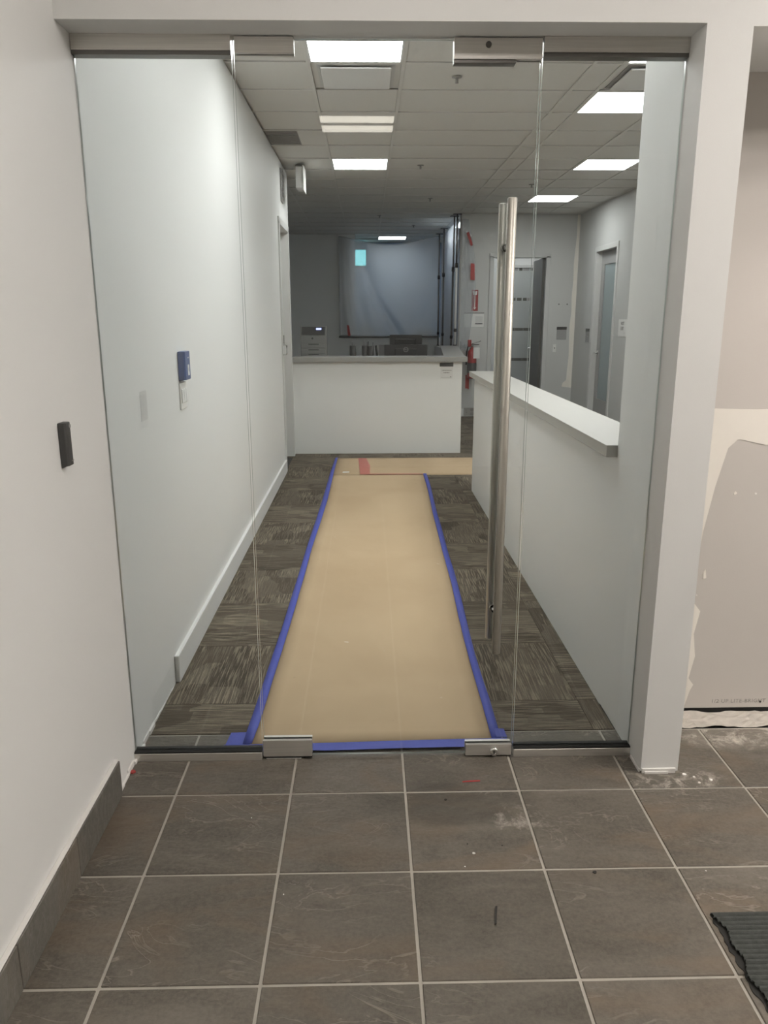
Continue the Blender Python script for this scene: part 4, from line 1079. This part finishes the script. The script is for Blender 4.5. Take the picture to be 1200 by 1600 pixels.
# ================================================================== MAT AND DEBRIS
mt = empty('entrance_mat', (1.5, 1.2, 0)); tag(mt, 'dark green grey ribbed mat with a frayed edge at bottom right', 'mat')
bm = bmesh.new(); g = []
ny, nx = 520, 6
edge = {}
for i in range(ny + 1):
    y = 0.85 + (1.825 - 0.85) * i / ny
    xl = 0.968 + 0.004 * math.sin(y * 23) + 0.006 * math.sin(y * 61 + 1) + random.uniform(-.002, .002)
    if y < 1.56: xl += min(0.04, (1.56 - y) * .16)
    ribz = 0.0070 + 0.0038 * math.cos(2 * math.pi * (y / 0.0165))
    g.append([bm.verts.new((xl + (2.3 - xl) * j / nx, y, ribz if 0 < i < ny else 0.001)) for j in range(nx + 1)])
for i in range(ny):
    for j in range(nx):
        f = bm.faces.new((g[i][j], g[i][j + 1], g[i + 1][j + 1], g[i + 1][j]))
me = bpy.data.meshes.new('mat_pile'); bm.to_mesh(me); bm.free(); o = link('mat_pile', me, 'mat_pile', mt, (-1.5, -1.2, 0))
sd = o.modifiers.new('thickness', 'SOLIDIFY'); sd.thickness = 0.003; sd.offset = 1
m = MB(); left = []
for i in range(60):
    y = 0.85 + (1.824 - 0.85) * i / 59
    left.append((0.955 + random.uniform(-.006, .006) + (min(0.035, (1.56 - y) * .16) if y < 1.56 else 0), y, 0.0005))
m.prism(left + [(2.3, 1.824, .0005), (2.3, .85, .0005)], (0, 0, 0.002)); m.build('mat_backing', 'mat_backing', mt)

def chip(x, y, s, mat, label, name='debris_chip', z=0.0005, group='crumbs on the lobby floor'):
    m = MB(); n = 6
    pts = [(x + s * random.uniform(.6, 1.1) * math.cos(2 * math.pi * k / n), y + s * random.uniform(.5, 1.0) * math.sin(2 * math.pi * k / n), z) for k in range(n)]
    m.prism(pts, (0, 0, s * .45)); o = m.build(name, mat); return tag(o, label, 'debris', group)
for (x, y, s, l) in ((1.155, 2.505, .010, 'white plaster chip at the foot of the post, largest'), (1.185, 2.49, .007, 'white plaster chip just right of the post foot'), (1.19, 2.455, .006, 'white plaster crumb in front of the post foot'), (1.24, 2.47, .008, 'flat white plaster flake right of the post'), (0.324, 2.094, .0055, 'white crumb in the middle of the lobby floor'), (0.29, 2.035, .003, 'tiny white crumb on the grout line below the door'), (-0.40, 2.29, .003, 'tiny white crumb on the left lobby tiles'), (1.02, 2.0, .003, 'tiny white crumb on the right lobby tiles'), (-0.255, 1.93, .003, 'tiny white crumb on the lower left tiles')):
    chip(x, y, s, 'debris_white', l)
for (x, y, s, l) in ((0.263, 2.375, .005, 'small black crumb near the door stain'), (0.31, 2.14, .003, 'small black speck left of the white crumb'), (0.42, 2.13, .003, 'small black speck right of the white crumb'), (0.68, 2.0, .008, 'dark flake on the grout right of centre')):
    chip(x, y, s, 'debris_dark', l)
m = MB(); m.prism([(0.343, 1.80, .0006), (0.349, 1.803, .0006), (0.362, 1.868, .0006), (0.356, 1.868, .0006)], (0, 0, .002)); tag(m.build('debris_chip', 'debris_dark'), 'thin dark scrape mark on the centre tile', 'debris', 'crumbs on the lobby floor')
m = MB(); m.prism([(0.335, 2.478, .0006), (0.40, 2.483, .0006), (0.40, 2.490, .0006), (0.36, 2.488, .0006), (0.335, 2.484, .0006)], (0, 0, .0012)); tag(m.build('red_tape', 'red_tape'), 'short red tape scrap on the tile in front of the door lock', 'tape', 'strips of red tape')
chip(-0.880, 2.57, .012, 'red_tape', 'small red lump in the corner left of the glass', group='crumbs on the lobby floor')
